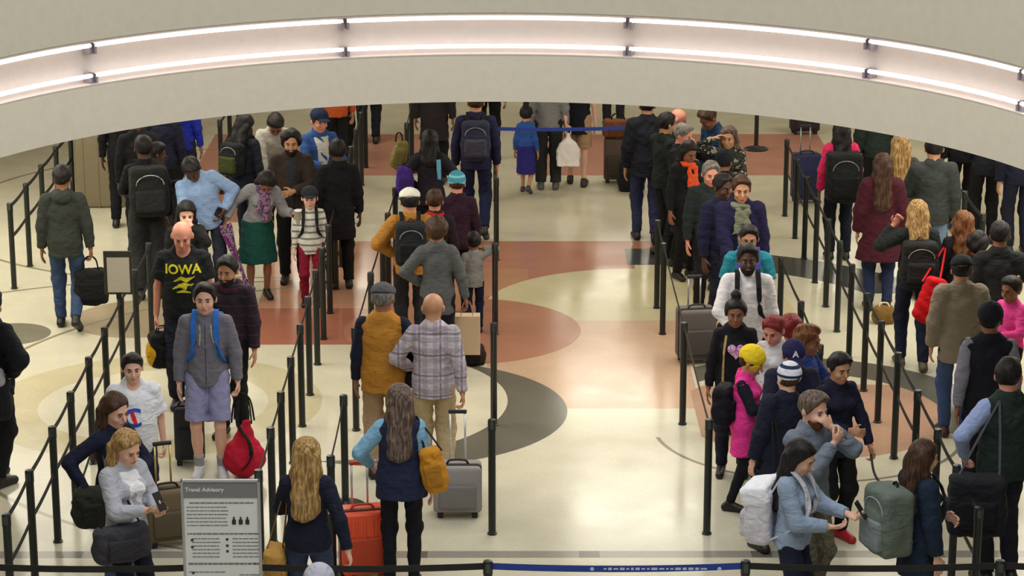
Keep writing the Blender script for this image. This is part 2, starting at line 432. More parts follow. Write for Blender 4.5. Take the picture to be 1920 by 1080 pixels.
        B.ell(u(wr) + f * .048 * S_, npv((.040, .017, .054)) * S_, M, .012 * s)
        tsgn = 1 if (np.dot(sd, npv((0, -1, .3))) > 0) else -1
        for q, fx in enumerate((-.033, -.0115, .0115, .033)):
            ln = (.80, .97, 1.0, .90)[q if tsgn > 0 else 3 - q]
            p = u(wr) + (f * .088 + sd * fx) * S_; a = curl * .5 + q * .05
            for k_, l_ in enumerate((.038, .027, .021)):
                a2 = a + curl * .75 * k_; d = f * math.cos(a2) + pn * math.sin(a2)
                q2 = p + d * l_ * ln * S_; B.cone(p, q2, .0098 * S_, .0086 * S_, .003); p = q2
        p = u(wr) + (f * .03 + sd * tsgn * .030) * S_; d = unit(f * .75 + sd * tsgn * .75 + pn * .35); q2 = p + d * .042 * S_
        B.cone(p, q2, .0125 * S_, .0105 * S_, .008); d = unit(f * .95 + sd * tsgn * .25 + pn * .55); B.cone(q2, q2 + d * .034 * S_, .0105 * S_, .009 * S_, .003)
    # head
    H = lambda p: hcn * s + Rh @ (npv(p) * hs)
    B.ell(H((0, .012, .03)), npv((.081, .096, .088)) * hs, Rh, .02 * hs)
    B.ell(H((0, -.022, -.045)), npv((.060, .066, .068)) * hs, Rh, .035 * hs)
    B.ell(H((0, -.058, -.092)), npv((.024, .022, .018)) * hs, Rh, .022 * hs)
    B.cone(H((-.030, -.078, .022)), H((.030, -.078, .022)), .011 * hs, .011 * hs, .016 * hs)
    for q in (1, -1):
        B.ell(H((.031 * q, -.090, .002)), npv((.017, .014, .012)) * hs, Rh, .012 * hs, True)
        B.ell(H((.084 * q, .008, -.004)), npv((.010, .020, .030)) * hs, Rh @ rotz(-.35 * q), .008 * hs)
        B.ell(H((.040 * q, -.062, -.032)), npv((.020, .020, .018)) * hs, Rh, .02 * hs)
    B.cone(H((0, -.088, .008)), H((0, -.110, -.030)), .008 * hs, .0125 * hs, .009 * hs)
    B.cone(H((-.014, -.086, -.062)), H((.014, -.086, -.062)), .0085 * hs, .0085 * hs, .007 * hs)
    me = B.mesh(vb, 'person')
    o = link('person', me, skin(sk)); o.location = loc; o.rotation_euler = (0, 0, math.radians(hd))
    tag(o, label, 'person', group)
    # ---- face details
    if face is None: face = abs(((hd + yaw + 180) % 360) - 180) < 125
    if face:
        for q in (1, -1):
            def eye(bm):
                bmesh.ops.create_uvsphere(bm, u_segments=10, v_segments=8, radius=1, matrix=Matrix.Translation(H((.031 * q, -.079, .002))) @ Matrix(Rh.tolist()).to_4x4() @ Matrix.Diagonal((.0135 * hs, .0090 * hs, .0062 * hs, 1)))
                n0 = len(bm.faces)
                bmesh.ops.create_uvsphere(bm, u_segments=8, v_segments=6, radius=1, matrix=Matrix.Translation(H((.031 * q, -.0855, .002))) @ Matrix(Rh.tolist()).to_4x4() @ Matrix.Diagonal((.0066 * hs, .0056 * hs, .0060 * hs, 1)))
                bm.faces.ensure_lookup_table()
                for f_ in bm.faces[n0:]: f_.material_index = 1
            mk('eye', [plain('eye_white', (150, 142, 138), .3), plain('iris', (22, 15, 12), .2)], o, eye, True)
            mk('eyebrow', hairmat(hair[1]), o, lambda bm: bm_tube(bm, [H((.014 * q, -.0905, .020)), H((.031 * q, -.0895, .026)), H((.047 * q, -.079, .021))], [.004 * hs, .0046 * hs, .003 * hs], 6))
        lipc = {'dark': (104, 52, 46), 'brown': (140, 76, 66)}.get(sk, (176, 92, 84))
        mk('lips', plain('lips', lipc, .45), o, lambda bm: bm_tube(bm, [H((-.023, -.085, -.0635)), H((-.010, -.0935, -.0610)), H((0, -.0950, -.0625)), H((.010, -.0935, -.0610)), H((.023, -.085, -.0635))], [.002 * hs, .0058 * hs, .0062 * hs, .0058 * hs, .002 * hs], 6))
    if glasses:
        def gl(bm):
            for q in (1, -1):
                c = [H((.031 * q + .024 * math.cos(a), -.100, .000 + .018 * math.sin(a))) for a in np.linspace(0, 2 * math.pi, 13)]
                bm_tube(bm, c, .0022 * hs, 5); bm_tube(bm, [H((.054 * q, -.098, .004)), H((.080 * q, .0, .006))], .0022 * hs, 5)
            bm_tube(bm, [H((-.008, -.101, .004)), H((.008, -.101, .004))], .0022 * hs, 5)
        mk('glasses', plain('frame_black', (18, 18, 20), .3), o, gl)
    if beard:
        Fb = Field().ell(H((0, -.030, -.062)), npv((.062, .066, .058)) * hs, Rh, .01).ell(H((0, -.062, -.10)), npv((.034, .03, .026)) * hs, Rh, .02 * hs)
        Fb.cut(H((0, -.02, -.028)), Rh @ npv((0, -.25, 1))); Fb.cut(H((0, .02, 0)), Rh @ npv((0, 1, 0)))
        Fb.ell(H((0, -.097, -.060)), npv((.020, .02, .009)) * hs, Rh, .004, True)
        link('beard', Fb.mesh(.007 * hs, 'beard', .0015), hairmat(beard), o)
    # ---- hair / hat
    r_hat = None
    st = hair[0]; hv = .0095 * max(hs, .8) * QV
    if st != 'bald':
        X = Field(); th = .011 if st == 'short' else .015
        if st == 'curly': th = .027
        if st in ('long', 'bob', 'pony', 'bun'): th = .016
        X.ell(H((0, .014, .034)), npv((.081 + th, .096 + th, .088 + th)) * hs, Rh, .02)
        if st == 'short': X.ell(H((0, -.03, .095)), npv((.066, .062, .042)) * hs, Rh, .03 * hs).ell(H((.03, -.065, .088)), npv((.045, .040, .026)) * hs, Rh, .02 * hs)
        X.cut(H((0, -.062, .058)), Rh @ npv((0, -.86, -.50)))
        X.cut(H((0, -.005, -.02)), Rh @ npv((0, -.75, -.66)))
        if st in ('short', 'bun'): X.cut(H((0, 0, -.062)), Rh @ npv((0, 0, -1)))
        if st == 'curly': X.cut(H((0, 0, -.10)), Rh @ npv((0, 0, -1)))
        if st in ('long', 'bob', 'curlylong'):
            ln = {'long': .34, 'bob': .15, 'curlylong': .26}[st]; wd = .062 if st != 'curlylong' else .085
            bz = H((0, .075, -.02)); dn = u(T((0, .135, 1.52 - ln)))
            X.cone(bz, dn, wd * hs, (wd - .012) * hs, .03 * hs, fl=unit(Rl @ npv((0, 1, 0))), f=.62)
            for q in (1, -1):
                X.cone(H((.072 * q, .018, .02)), H((.080 * q, .02, -.11)), .026 * hs, .03 * hs, .02 * hs)
                X.cone(H((.080 * q, .02, -.11)), u(T((.085 * q, .09 if st != 'bob' else .03, 1.52 - ln * .9))), .03 * hs, .026 * hs, .03 * hs)
            X.cone(bz + npv((-.05, 0, 0)) * hs, dn + npv((-.05, 0, .02)) * hs, .045 * hs, .04 * hs, .03 * hs)
            X.cone(bz + npv((.05, 0, 0)) * hs, dn + npv((.05, 0, .01)) * hs, .045 * hs, .04 * hs, .03 * hs)
        if st == 'pony':
            X.cut(H((0, 0, -.05)), Rh @ npv((0, 0, -1))); X.cone(H((0, .11, .05)), H((0, .16, .0)), .028 * hs, .03 * hs, .02); X.cone(H((0, .16, 0)), H((0, .14, -.18)), .03 * hs, .018 * hs, .02)
        if st == 'bun': X.ell(H((0, .03, .16)), npv((.045, .045, .045)) * hs, Rh, .02)
        if hat: X.cut(H((0, 0, .064)), Rh @ npv((0, .1, 1)))
        link('hair', X.mesh(hv, 'hair', .0042 * hs if st[:4] != 'curl' else .008 * hs), hairmat(hair[1]), o)
    if hat:
        kind, hc1 = hat[0], hat[1]
        X = Field()
        if kind in ('cap', 'flat'):
            X.ell(H((0, .012, .052)), npv((.099, .114, .092)) * hs, Rh, .02)
            X.cut(H((0, 0, .045)), Rh @ npv((0, .12, -1)))
            if kind == 'cap': X.ell(H((0, -.13, .048)), npv((.068, .075, .010)) * hs, Rh @ rotx(-.12), .012 * hs)
            else: X.ell(H((0, -.05, .075)), npv((.098, .11, .045)) * hs, Rh, .03 * hs)
        elif kind == 'beanie':
            X.ell(H((0, .012, .052)), npv((.098, .114, .105)) * hs, Rh, .02); X.cut(H((0, 0, .018)), Rh @ npv((0, -.35, -1)))
            X.cone(H((0, -.0, .022)), H((0, .0, .045)), .098 * hs, .098 * hs, .01, fl=Rh @ npv((1, 0, 0)), f=.86)
        elif kind == 'hood':
            X.ell(H((0, .03, .02)), npv((.115, .125, .135)) * hs, Rh, .02); X.cone(H((0, .06, -.06)), u(T((0, .05, 1.44))), .09 * hs, .12 * s, .03)
            X.ell(H((0, -.07, -.015)), npv((.075, .13, .105)) * hs, Rh, .015, True)
        elif kind == 'cowl':   # headscarf
            X.ell(H((0, .02, .02)), npv((.100, .115, .115)) * hs, Rh, .02); X.cone(H((0, .02, -.06)), u(T((0, .01, 1.42))), .075 * hs, .13 * s, .04)
            X.ell(H((0, -.09, -.01)), npv((.062, .12, .085)) * hs, Rh, .015, True)
        p2 = hat[3] if len(hat) > 3 else None
        r_hat = link({'cap': 'cap', 'flat': 'flat_cap', 'beanie': 'beanie', 'hood': 'hood', 'cowl': 'headscarf'}[kind], X.mesh(hv, 'hat', .001), cloth(hc1, 'stripe' if p2 else None, p2), o)
        if kind == 'beanie' and len(hat) > 2 and hat[2]:
            r_hat and link('pompom', Field().ell(H((0, .012, .175)), npv((.035, .035, .035)) * hs, Rh).mesh(hv, 'p', .004), cloth(hat[2]), r_hat)
    # ---- top garment
    kind, tc = top[0], top[1]; opt = top[2] if len(top) > 2 else {}
    pat = opt.get('pat'); tm = cloth(tc, pat, opt.get('c2'), opt.get('c3'))
    thick = {'tee': .017, 'shirt': .019, 'jacket': .018, 'hoodie': .018, 'vest': .024, 'coat': .026, 'blazer': .018, 'puffer': .042, 'cardigan': .018}[kind]
    thick = opt.get('t', thick)
    hem = opt.get('hem', {'tee': .86, 'shirt': .86, 'jacket': .84, 'hoodie': .85, 'vest': .86, 'coat': .55, 'blazer': .80, 'puffer': .82, 'cardigan': .78}[kind])
    cv = .0115 * max(s, .8) * QV
    def garment(t, hem, sleeve, nmat_, name, wr=.004, flare=.0, slr=0.0, open_=False):
        slr *= .7
        X = Field(); torso(X, t)
        bw = (.150 + t) * fat; X.cone(u(T((0, 0, 1.05))), u(T((0, 0, hem))), (.128 + t) * s * fat, (.150 + t + flare) * s * fat ** .7, .05 * s, fl=fl, f=.74)
        X.cut(u(T((0, 0, hem))), Rl @ npv((0, 0, -1)))
        for nm in 'LR':
            S0, E0, W0 = u(J['sh' + nm]), u(J['el' + nm]), u(J['wr' + nm])
            if sleeve >= 1:
                X.cone(S0, E0, (.050 + t * .75 + slr) * s, (.042 + t * .8 + slr) * s, .03 * s).cone(E0, E0 + (W0 - E0) * .96, (.042 + t * .8 + slr) * s, (.031 + t * .6 + slr * .6) * s, .015 * s, cap=False)
            elif sleeve > 0:
                X.ell(S0, npv((.066, .066, .066)) * s, None, .03 * s).cone(S0, S0 + (E0 - S0) * sleeve * 2, (.056 + t) * s, (.056 + t + .010) * s, .03 * s, cap=True)
            else: X.ell(S0 + (E0 - S0) * .02, npv((.06, .06, .06)) * s * (.9 + t * 5), None, .03 * s)
        X.cone(u(neck - npv((0, 0, .02))), u(neck + Rl @ npv((0, -.01, .05))), (.068 + t * .5) * s, (.062 + t * .5) * s, .02 * s, cap=True)
        X.cone(u(neck + npv((0, 0, .01))), u(neck + Rl @ npv((0, -.01, .12))), .056 * s, .062 * s, .008 * s, cap=True, sub=True)
        if kind in ('tee',) or opt.get('wide'): X.ell(u(T((0, -.075, 1.47))), npv((.07, .07, .06)) * s, None, .01 * s, True)
        for nm in 'LR':  # open cuff
            if sleeve >= 1:
                W0 = u(J['wr' + nm]); d = J['f' + nm]; X.cone(W0 - d * .015 * s, W0 + d * .09 * s, (.045 + t + slr) * s, .075 * s, .004 * s, cap=True, sub=True)
        return link(name, X.mesh(cv, name, wr * s), nmat_, o)
    sl = opt.get('sl', {'tee': .36, 'vest': 0}.get(kind, 1))
    names = {'tee': 't_shirt', 'shirt': 'shirt', 'jacket': 'jacket', 'hoodie': 'hooded_sweatshirt', 'vest': 'vest', 'coat': 'coat', 'blazer': 'blazer', 'puffer': 'puffer_jacket', 'cardigan': 'cardigan'}
    if kind == 'vest':
        garment(.012, .84, 1, cloth(opt.get('sleeves', (200, 200, 205))), 'shirt', .003, 0, .012)
    g = garment(thick, hem, sl, tm, opt.get('name', names[kind]), opt.get('wr', .0038), opt.get('flare', .02 if kind == 'coat' else 0), opt.get('slr', 0))
    if inner:  # front panel seen between the open sides
        X = Field(); torso(X, thick + .005); X.cone(u(T((0, 0, 1.05))), u(T((0, 0, hem))), (.128 + thick + .005) * s, (.150 + thick + .005) * s, .05 * s, fl=fl, f=.74)
        wv = opt.get('open', .05)
        X.cut(u(T((wv, 0, 1.2))), Rl @ npv((1, 0, -.10))); X.cut(u(T((-wv, 0, 1.2))), Rl @ npv((-1, 0, -.10))); X.cut(u(T((0, -.02, 1.2))), Rl @ npv((0, 1, 0)))
        X.cut(u(T((0, 0, hem + .02))), Rl @ npv((0, 0, -1))); X.cut(u(T((0, 0, 1.43))), Rl @ npv((0, 0, 1)))
        link('shirt', X.mesh(cv, 'i', .002 * s), cloth(inner), o)
    if opt.get('hood'):
        X = Field().ell(u(T((0, .09, 1.44))), npv((.105, .055, .075)) * s, Rl @ rotx(.5), .02).cone(u(T((-.07, .03, 1.475))), u(T((.07, .03, 1.475))), .03 * s, .03 * s, .03)
        X.ell(u(T((0, .03, 1.54))), npv((.062, .06, .07)) * s, Rl, .01, True)
        link('hood', X.mesh(cv, 'hood', .002), tm, o)
    if opt.get('zip'):
        zz = np.linspace(hem + .02, 1.40, 14); bv = BVHTree.FromPolygons([v.co for v in g.data.vertices], [p.vertices for p in g.data.polygons])
        pts = []
        for z in zz:
            p = u(T((0, -.0, z))); d = Vector(Rl @ npv((0, -1, 0))); hit = bv.ray_cast(Vector(p) + d * .6, -d)
            if hit[0]: pts.append(hit[0])
        if len(pts) > 2: mk('zip', plain('zip', opt['zip'], .5), g, lambda bm: bm_tube(bm, pts, .004 * s, 6))
    if collar:
        X = Field().cone(u(neck + npv((0, 0, .0))), u(neck + Rl @ npv((0, -.02, .055))), .080 * s, .074 * s, .01, cap=True).cone(u(neck - npv((0, 0, .02))), u(neck + Rl @ npv((0, -.02, .1))), .060 * s, .060 * s, .004, cap=True, sub=True)
        link('collar', X.mesh(cv * .8, 'col'), cloth(collar), o)
    if scarf:
        X = Field()
        for a in np.linspace(0, 2 * math.pi, 9)[:-1]:
            a2 = a + math.pi / 4; q = lambda x: u(T((.083 * math.cos(x), .015 + .088 * math.sin(x), 1.455 + .012 * math.sin(2 * x) - (.02 if math.sin(x) < 0 else 0))))
            X.cone(q(a), q(a2), .036 * s, .036 * s, .015)
        if len(scarf) > 3 and scarf[3]:
            X.cone(u(T((.04, -.125, 1.43))), u(T((.06, -.165, 1.08))), .034 * s, .045 * s, .02, fl=fl, f=.5, cap=True)
            X.cone(u(T((-.03, -.125, 1.43))), u(T((-.05, -.16, 1.18))), .034 * s, .04 * s, .02, fl=fl, f=.5, cap=True)
        link('scarf', X.mesh(cv * .9, 'scarf', .005 * s), cloth(scarf[0], scarf[1], scarf[2] if len(scarf) > 2 else None), o)
    # ---- bottoms
    kind, bc = bot[0], bot[1]; opt = bot[2] if len(bot) > 2 else {}
    xt = .016 if (lean or side or kind == 'skirt') else 0
    X = Field(); bm_ = cloth(bc, opt.get('pat'), opt.get('c2'))
    X.ell(u((0, 0, .955)), npv(((.158 if fem else .150) * fat ** .5 + .006 + xt, .110 * fat ** .4 + .004 + xt, .13 + xt)) * s, None, .05 * s)
    X.cut(u((0, 0, 1.04)), (0, 0, 1))
    rr = {'trousers': (.092, .070, .060), 'jeans': (.090, .068, .056), 'leggings': (.084, .060, .046), 'baggy': (.10, .082, .074), 'shorts': (.100, .088, 0), 'skirt': (.09, .07, .06)}[kind]
    if kind == 'skirt':
        X.cone(u((0, 0, .98)), u((0, 0, opt.get('hem', .5))), .182 * s, opt.get('w', .23) * s, .03, fl=npv((0, 1, 0)), f=.8, cap=True)
    else:
        for nm in 'LR':
            hp, kn, an = u(J['hip' + nm]), u(J['kn' + nm]), u(J['an' + nm])
            if kind == 'shorts': X.cone(hp, kn + (hp - kn) * .1, rr[0] * s, .096 * s, .02 * s, cap=True).ell(hp, npv((.10, .10, .10)) * s, None, .02 * s)
            else: X.cone(hp, kn, rr[0] * s, (rr[1] + .004) * s, .02 * s).cone(kn + (hp - kn) * .08, an - unit(an - kn) * .01 * s, (rr[1] + .006) * s, rr[2] * s, .02 * s, cap=True).ell(kn, npv((rr[1] + .008,) * 3) * s, None, .03 * s)
    link({'trousers': 'trousers', 'jeans': 'jeans', 'leggings': 'leggings', 'baggy': 'trousers', 'shorts': 'shorts', 'skirt': 'skirt'}[kind], X.mesh(cv, 'b', .004 * s), bm_, o)
    # ---- shoes
    for nm in 'LR':
        X = Field(); he, to, an = u(J['heel' + nm]), u(J['toe' + nm]), u(J['an' + nm])
        X.cone(he, to, .042 * s, .037 * s, .02 * s).cone(an, he + npv((0, 0, .0)), .043 * s, .04 * s, .02 * s).cone(an - npv((0, 0, .01)) * s, to, .038 * s, .034 * s, .02 * s)
        low = min(he[2], to[2]); nz = unit(np.cross(to - he, npv((1, 0, 0)))); nz = nz if nz[2] < 0 else -nz
        X.cut(he + nz * .034 * s, nz)
        X.cut(u((0, 0, .002)), (0, 0, -1))
        link('shoe', X.mesh(.009 * QV * max(s, .8), 'shoe'), plain('shoe', shoes, .5), o)
        if socks:
            link('sock', Field().cone(an, an + (u(J['kn' + nm]) - an) * .28, .040 * s, .046 * s, .01, cap=True).mesh(.009, 'sock'), cloth(socks), o)
    Mw = Matrix.Translation(loc) @ Matrix.Rotation(math.radians(hd), 4, 'Z')
    r = dict(o=o, s=s, hs=hs, J=J, T=T, Rl=Rl, M=Mw, H=H, g=g, u=u, loc=loc, hd=math.radians(hd), thick=thick, fat=fat, hat=r_hat)
    for nm in 'LR': r['hand' + nm] = Mw @ Vector(u(J['ha' + nm]))
    PEOPLE.append(r)
    return r

def decal(P, txt, z, size, col, x=0, name='lettering', target=None, bold=.0):
    """lettering that lies on the front of the garment"""
    cu = bpy.data.curves.new('t', 'FONT'); cu.body = txt; cu.size = size * P['s']; cu.align_x = 'CENTER'; cu.offset = bold; cu.resolution_u = 3
    to = bpy.data.objects.new('t', cu); COL.objects.link(to)
    dg = bpy.context.evaluated_depsgraph_get(); me = bpy.data.meshes.new_from_object(to.evaluated_get(dg)); bpy.data.objects.remove(to, do_unlink=True)
    bm = bmesh.new(); bm.from_mesh(me)
    bmesh.ops.subdivide_edges(bm, edges=[e for e in bm.edges if e.calc_length() > .02], cuts=2)
    bmesh.ops.triangulate(bm, faces=bm.faces)
    lay(P, bm, x, z); bm.to_mesh(me); bm.free()
    return link(name, me, cloth(col), P['g'], False)
def lay(P, bm, x0, z0, lift=.005):
    g = P['g']; bv = BVHTree.FromPolygons([v.co for v in g.data.vertices], [p.vertices for p in g.data.polygons])
    d = Vector(P['Rl'] @ npv((0, -1, 0)))
    for v in bm.verts:
        p = Vector(P['u'](P['T']((0, 0, z0)))) + Vector(P['Rl'] @ npv((v.co.x + x0 * P['s'], 0, v.co.y)))
        hit = bv.ray_cast(p + d * .6, -d)
        v.co = (hit[0] if hit[0] else p + d * .15) + d * lift

def side_pt(P, p): return P['M'] @ Vector(P['u'](P['T'](p)))
# ------------------------------------------------------------------ bags
def backpack(P, label, col, col2=None, size=(.30, .42, .17), strap=(24, 24, 26), z=1.22, trim=(150, 150, 152), front=False, cat='backpack', group=None, flap=None):
    s = P['s']; T, u, Rl = P['T'], P['u'], P['Rl']; W, Hh, D = [v * s for v in size]
    yb = (.104 + P['thick']) * P['fat'] ** .6 + .01
    c = u(T((0, yb, z))) + Rl @ npv((0, D * .5, 0))
    X = Field().box(c, npv((W * .5 - .06 * s, D * .5 - .05 * s, Hh * .5 - .06 * s)), .055 * s, Rl).ell(c + Rl @ npv((0, D * .15, -Hh * .12)), npv((W * .52, D * .55, Hh * .40)), Rl, .04 * s)
    X.ell(c - Rl @ npv((0, D * .95, 0)), npv((W * .8, D * .5, Hh * .8)), Rl, .01, True)
    o = link('backpack', X.mesh(.012 * QV, 'pack', .003), cloth(col)); o.matrix_world = P['M']
    tag(o, label, cat, group)
    X = Field().box(c + Rl @ npv((0, D * .5, -Hh * .16)), npv((W * .30, D * .10, Hh * .17)), .03 * s, Rl)
    link('front_pocket', X.mesh(.011 * QV, 'pocket', .002), cloth(col2 or tuple(int(v * .8) for v in col)), o)
    if flap:
        link('flap', Field().box(c + Rl @ npv((0, D * .12, Hh * .36)), npv((W * .42, D * .42, Hh * .10)), .03 * s, Rl @ rotx(-.25)).mesh(.011, 'flap', .002), cloth(flap), o)
    mk('zip', plain('zip', trim, .4, .3), o, lambda bm: bm_tube(bm, [c + Rl @ npv((W * .36 * math.cos(a), D * .52, Hh * .16 + Hh * .2 * math.sin(a))) for a in np.linspace(0, math.pi, 11)], .005 * s, 6))
    mk('top_handle', cloth(strap), o, lambda bm: bm_tube(bm, arcpts([c + Rl @ npv((-.04 * s, -D * .2, Hh * .47)), c + Rl @ npv((0, -D * .2, Hh * .56)), c + Rl @ npv((.04 * s, -D * .2, Hh * .47))]), 0, flat=(.02, .006)))
    f = (.104 + P['thick']) * P['fat'] + .016
    for q in (1, -1):
        pts = [(.085 * q, yb + .01, z + .19), (.090 * q, .02, 1.485 + P['thick']), (.095 * q, -f * .72, 1.42), (.10 * q, -f - .006, 1.30), (.115 * q, -f * .95 - .004, 1.16), (.150 * q, -.03, 1.06), (.12 * q, yb, z - .17)]
        mk('strap', cloth(strap), o, lambda bm: bm_tube(bm, arcpts([u(T(p)) for p in pts]), 0, flat=(.045 * s, .012)))
    return o
def softbag(label, loc, size, col, rz=0, top=None, handle=.12, cat='bag', name='handbag', pat=None, c2=None, pocket=True, tilt=0, hcol=(22, 20, 20), strap_to=None, wr=.006, hmat=None, drop=False):
    """soft bag hanging at loc (centre of its bottom); handle loops up, strap_to = world point the strap reaches"""
    W, D, Hh = size; o_ = npv((0, 0, Hh * .5)); Rt = roty(tilt)
    X = Field().box(o_, npv((W * .5 - .05, max(D * .5 - .05, .01), Hh * .5 - .05)), .05 if D > .11 else D * .45, Rt, .02).ell(o_ - npv((0, 0, Hh * .12)), npv((W * .55, D * .58, Hh * .42)), Rt, .05)
    if drop: X = Field().ell((0, 0, Hh * .30), npv((W * .52, D * .6, Hh * .31))).cone((0, 0, Hh * .4), (W * .08, 0, Hh * .88), W * .40, W * .13, .06, fl=npv((0, 1, 0)), f=.7).cut((0, 0, .004), (0, 0, -1))
    o = link(name, X.mesh(.0115, 'bag', wr), cloth(col, pat, c2)); o.location = loc; o.rotation_euler = (0, 0, rz); tag(o, label, cat)
    if pocket: link('pocket', Field().box(o_ + npv((0, -D * .52, -Hh * .1)), npv((W * .28, .01, Hh * .2)), .02, Rt).mesh(.010, 'pk', .002), cloth(tuple(int(v * .85) for v in col)), o)
    hm = hmat or cloth(hcol)
    if strap_to is not None:
        t = Matrix.Rotation(-rz, 3, 'Z') @ (Vector(strap_to) - Vector(loc))
        for q in (1, -1): mk('strap', hm, o, lambda bm: bm_tube(bm, arcpts([(W * .38 * q, 0, Hh * .9), (W * .2 * q + t.x * .5, t.y * .5, (Hh * .9 + t.z) / 2), t]), 0, flat=(.018, .006)))
    elif handle:
        for q in (1, -1): mk('handle', hm, o, lambda bm: bm_tube(bm, arcpts([(-W * .25, D * .2 * q, Hh * .93), (-W * .18, D * .1 * q, Hh + handle * .7), (0, 0, Hh + handle), (W * .18, D * .1 * q, Hh + handle * .7), (W * .25, D * .2 * q, Hh * .93)]), .008, 6))
    return o
def suitcase(label, loc, size, col, rz=0, hnd=.45, hcol=(170, 172, 176), tilt=0, group=None, hard=False, trim=(30, 30, 32), lie=None, pocket=True):
    W, D, Hh = size; Rt = Matrix.Rotation(tilt, 3, 'X')
    tr = lambda p: Rt @ Vector(p)
    o = mk('suitcase', plain('shell', col, .35 if hard else .8), None, lambda bm: bm_box(bm, tr((0, 0, Hh / 2 + .05)), (W, D, Hh), .045, 4, Rt), True)
    o.location = loc; o.rotation_euler = (0, 0, rz); tag(o, label, 'suitcase', group)
    if pocket: mk('front_pocket', plain('shell2', tuple(int(v * .82) for v in col), .8), o, lambda bm: bm_box(bm, tr((0, -D / 2 - .012, Hh * .36 + .05)), (W * .78, .04, Hh * .5), .018, 3, Rt), True)
    if hard:
        for k in range(5): mk('rib', plain('shell', col, .35), o, lambda bm: bm_box(bm, tr((-W * .34 + W * .17 * k, -D / 2 - .002, Hh / 2 + .05)), (.022, .016, Hh * .8), .006, 2, Rt), True)
    mk('zip', plain('zipd', tuple(int(v * .5) for v in col), .6), o, lambda bm: bm_box(bm, tr((0, -D * .18, Hh / 2 + .05)), (W + .006, .014, Hh + .006), .04, 4, Rt), True)
    mk('top_handle', plain('gr', trim, .6), o, lambda bm: bm_tube(bm, arcpts([tr((-.09, -D * .1, Hh + .05)), tr((-.06, -D * .1, Hh + .085)), tr((.06, -D * .1, Hh + .085)), tr((.09, -D * .1, Hh + .05))], 5), .010, 8), True)
    for q in (1, -1):
        mk('wheel', plain('rub', (22, 22, 22), .7), o, lambda bm: bm_tube(bm, [tr((W * .38 * q - .014, D * .3, .032)), tr((W * .38 * q + .014, D * .3, .032))], .032, 14), True)
        mk('foot', plain('gr', trim, .6), o, lambda bm: bm_box(bm, tr((W * .36 * q, -D * .3, .03)), (.05, .04, .055), .008, 2, Rt))
        if hnd: mk('handle_rail', plain('alu', hcol, .3, .6), o, lambda bm: bm_tube(bm, [tr((.062 * q, D * .38, Hh + .02)), tr((.062 * q, D * .38, Hh + .05 + hnd))], .009, 8), True)
    if hnd: mk('grip', plain('gr', trim, .6), o, lambda bm: bm_box(bm, tr((0, D * .38, Hh + .05 + hnd)), (.155, .028, .032), .010, 3, Rt), True)
    return o

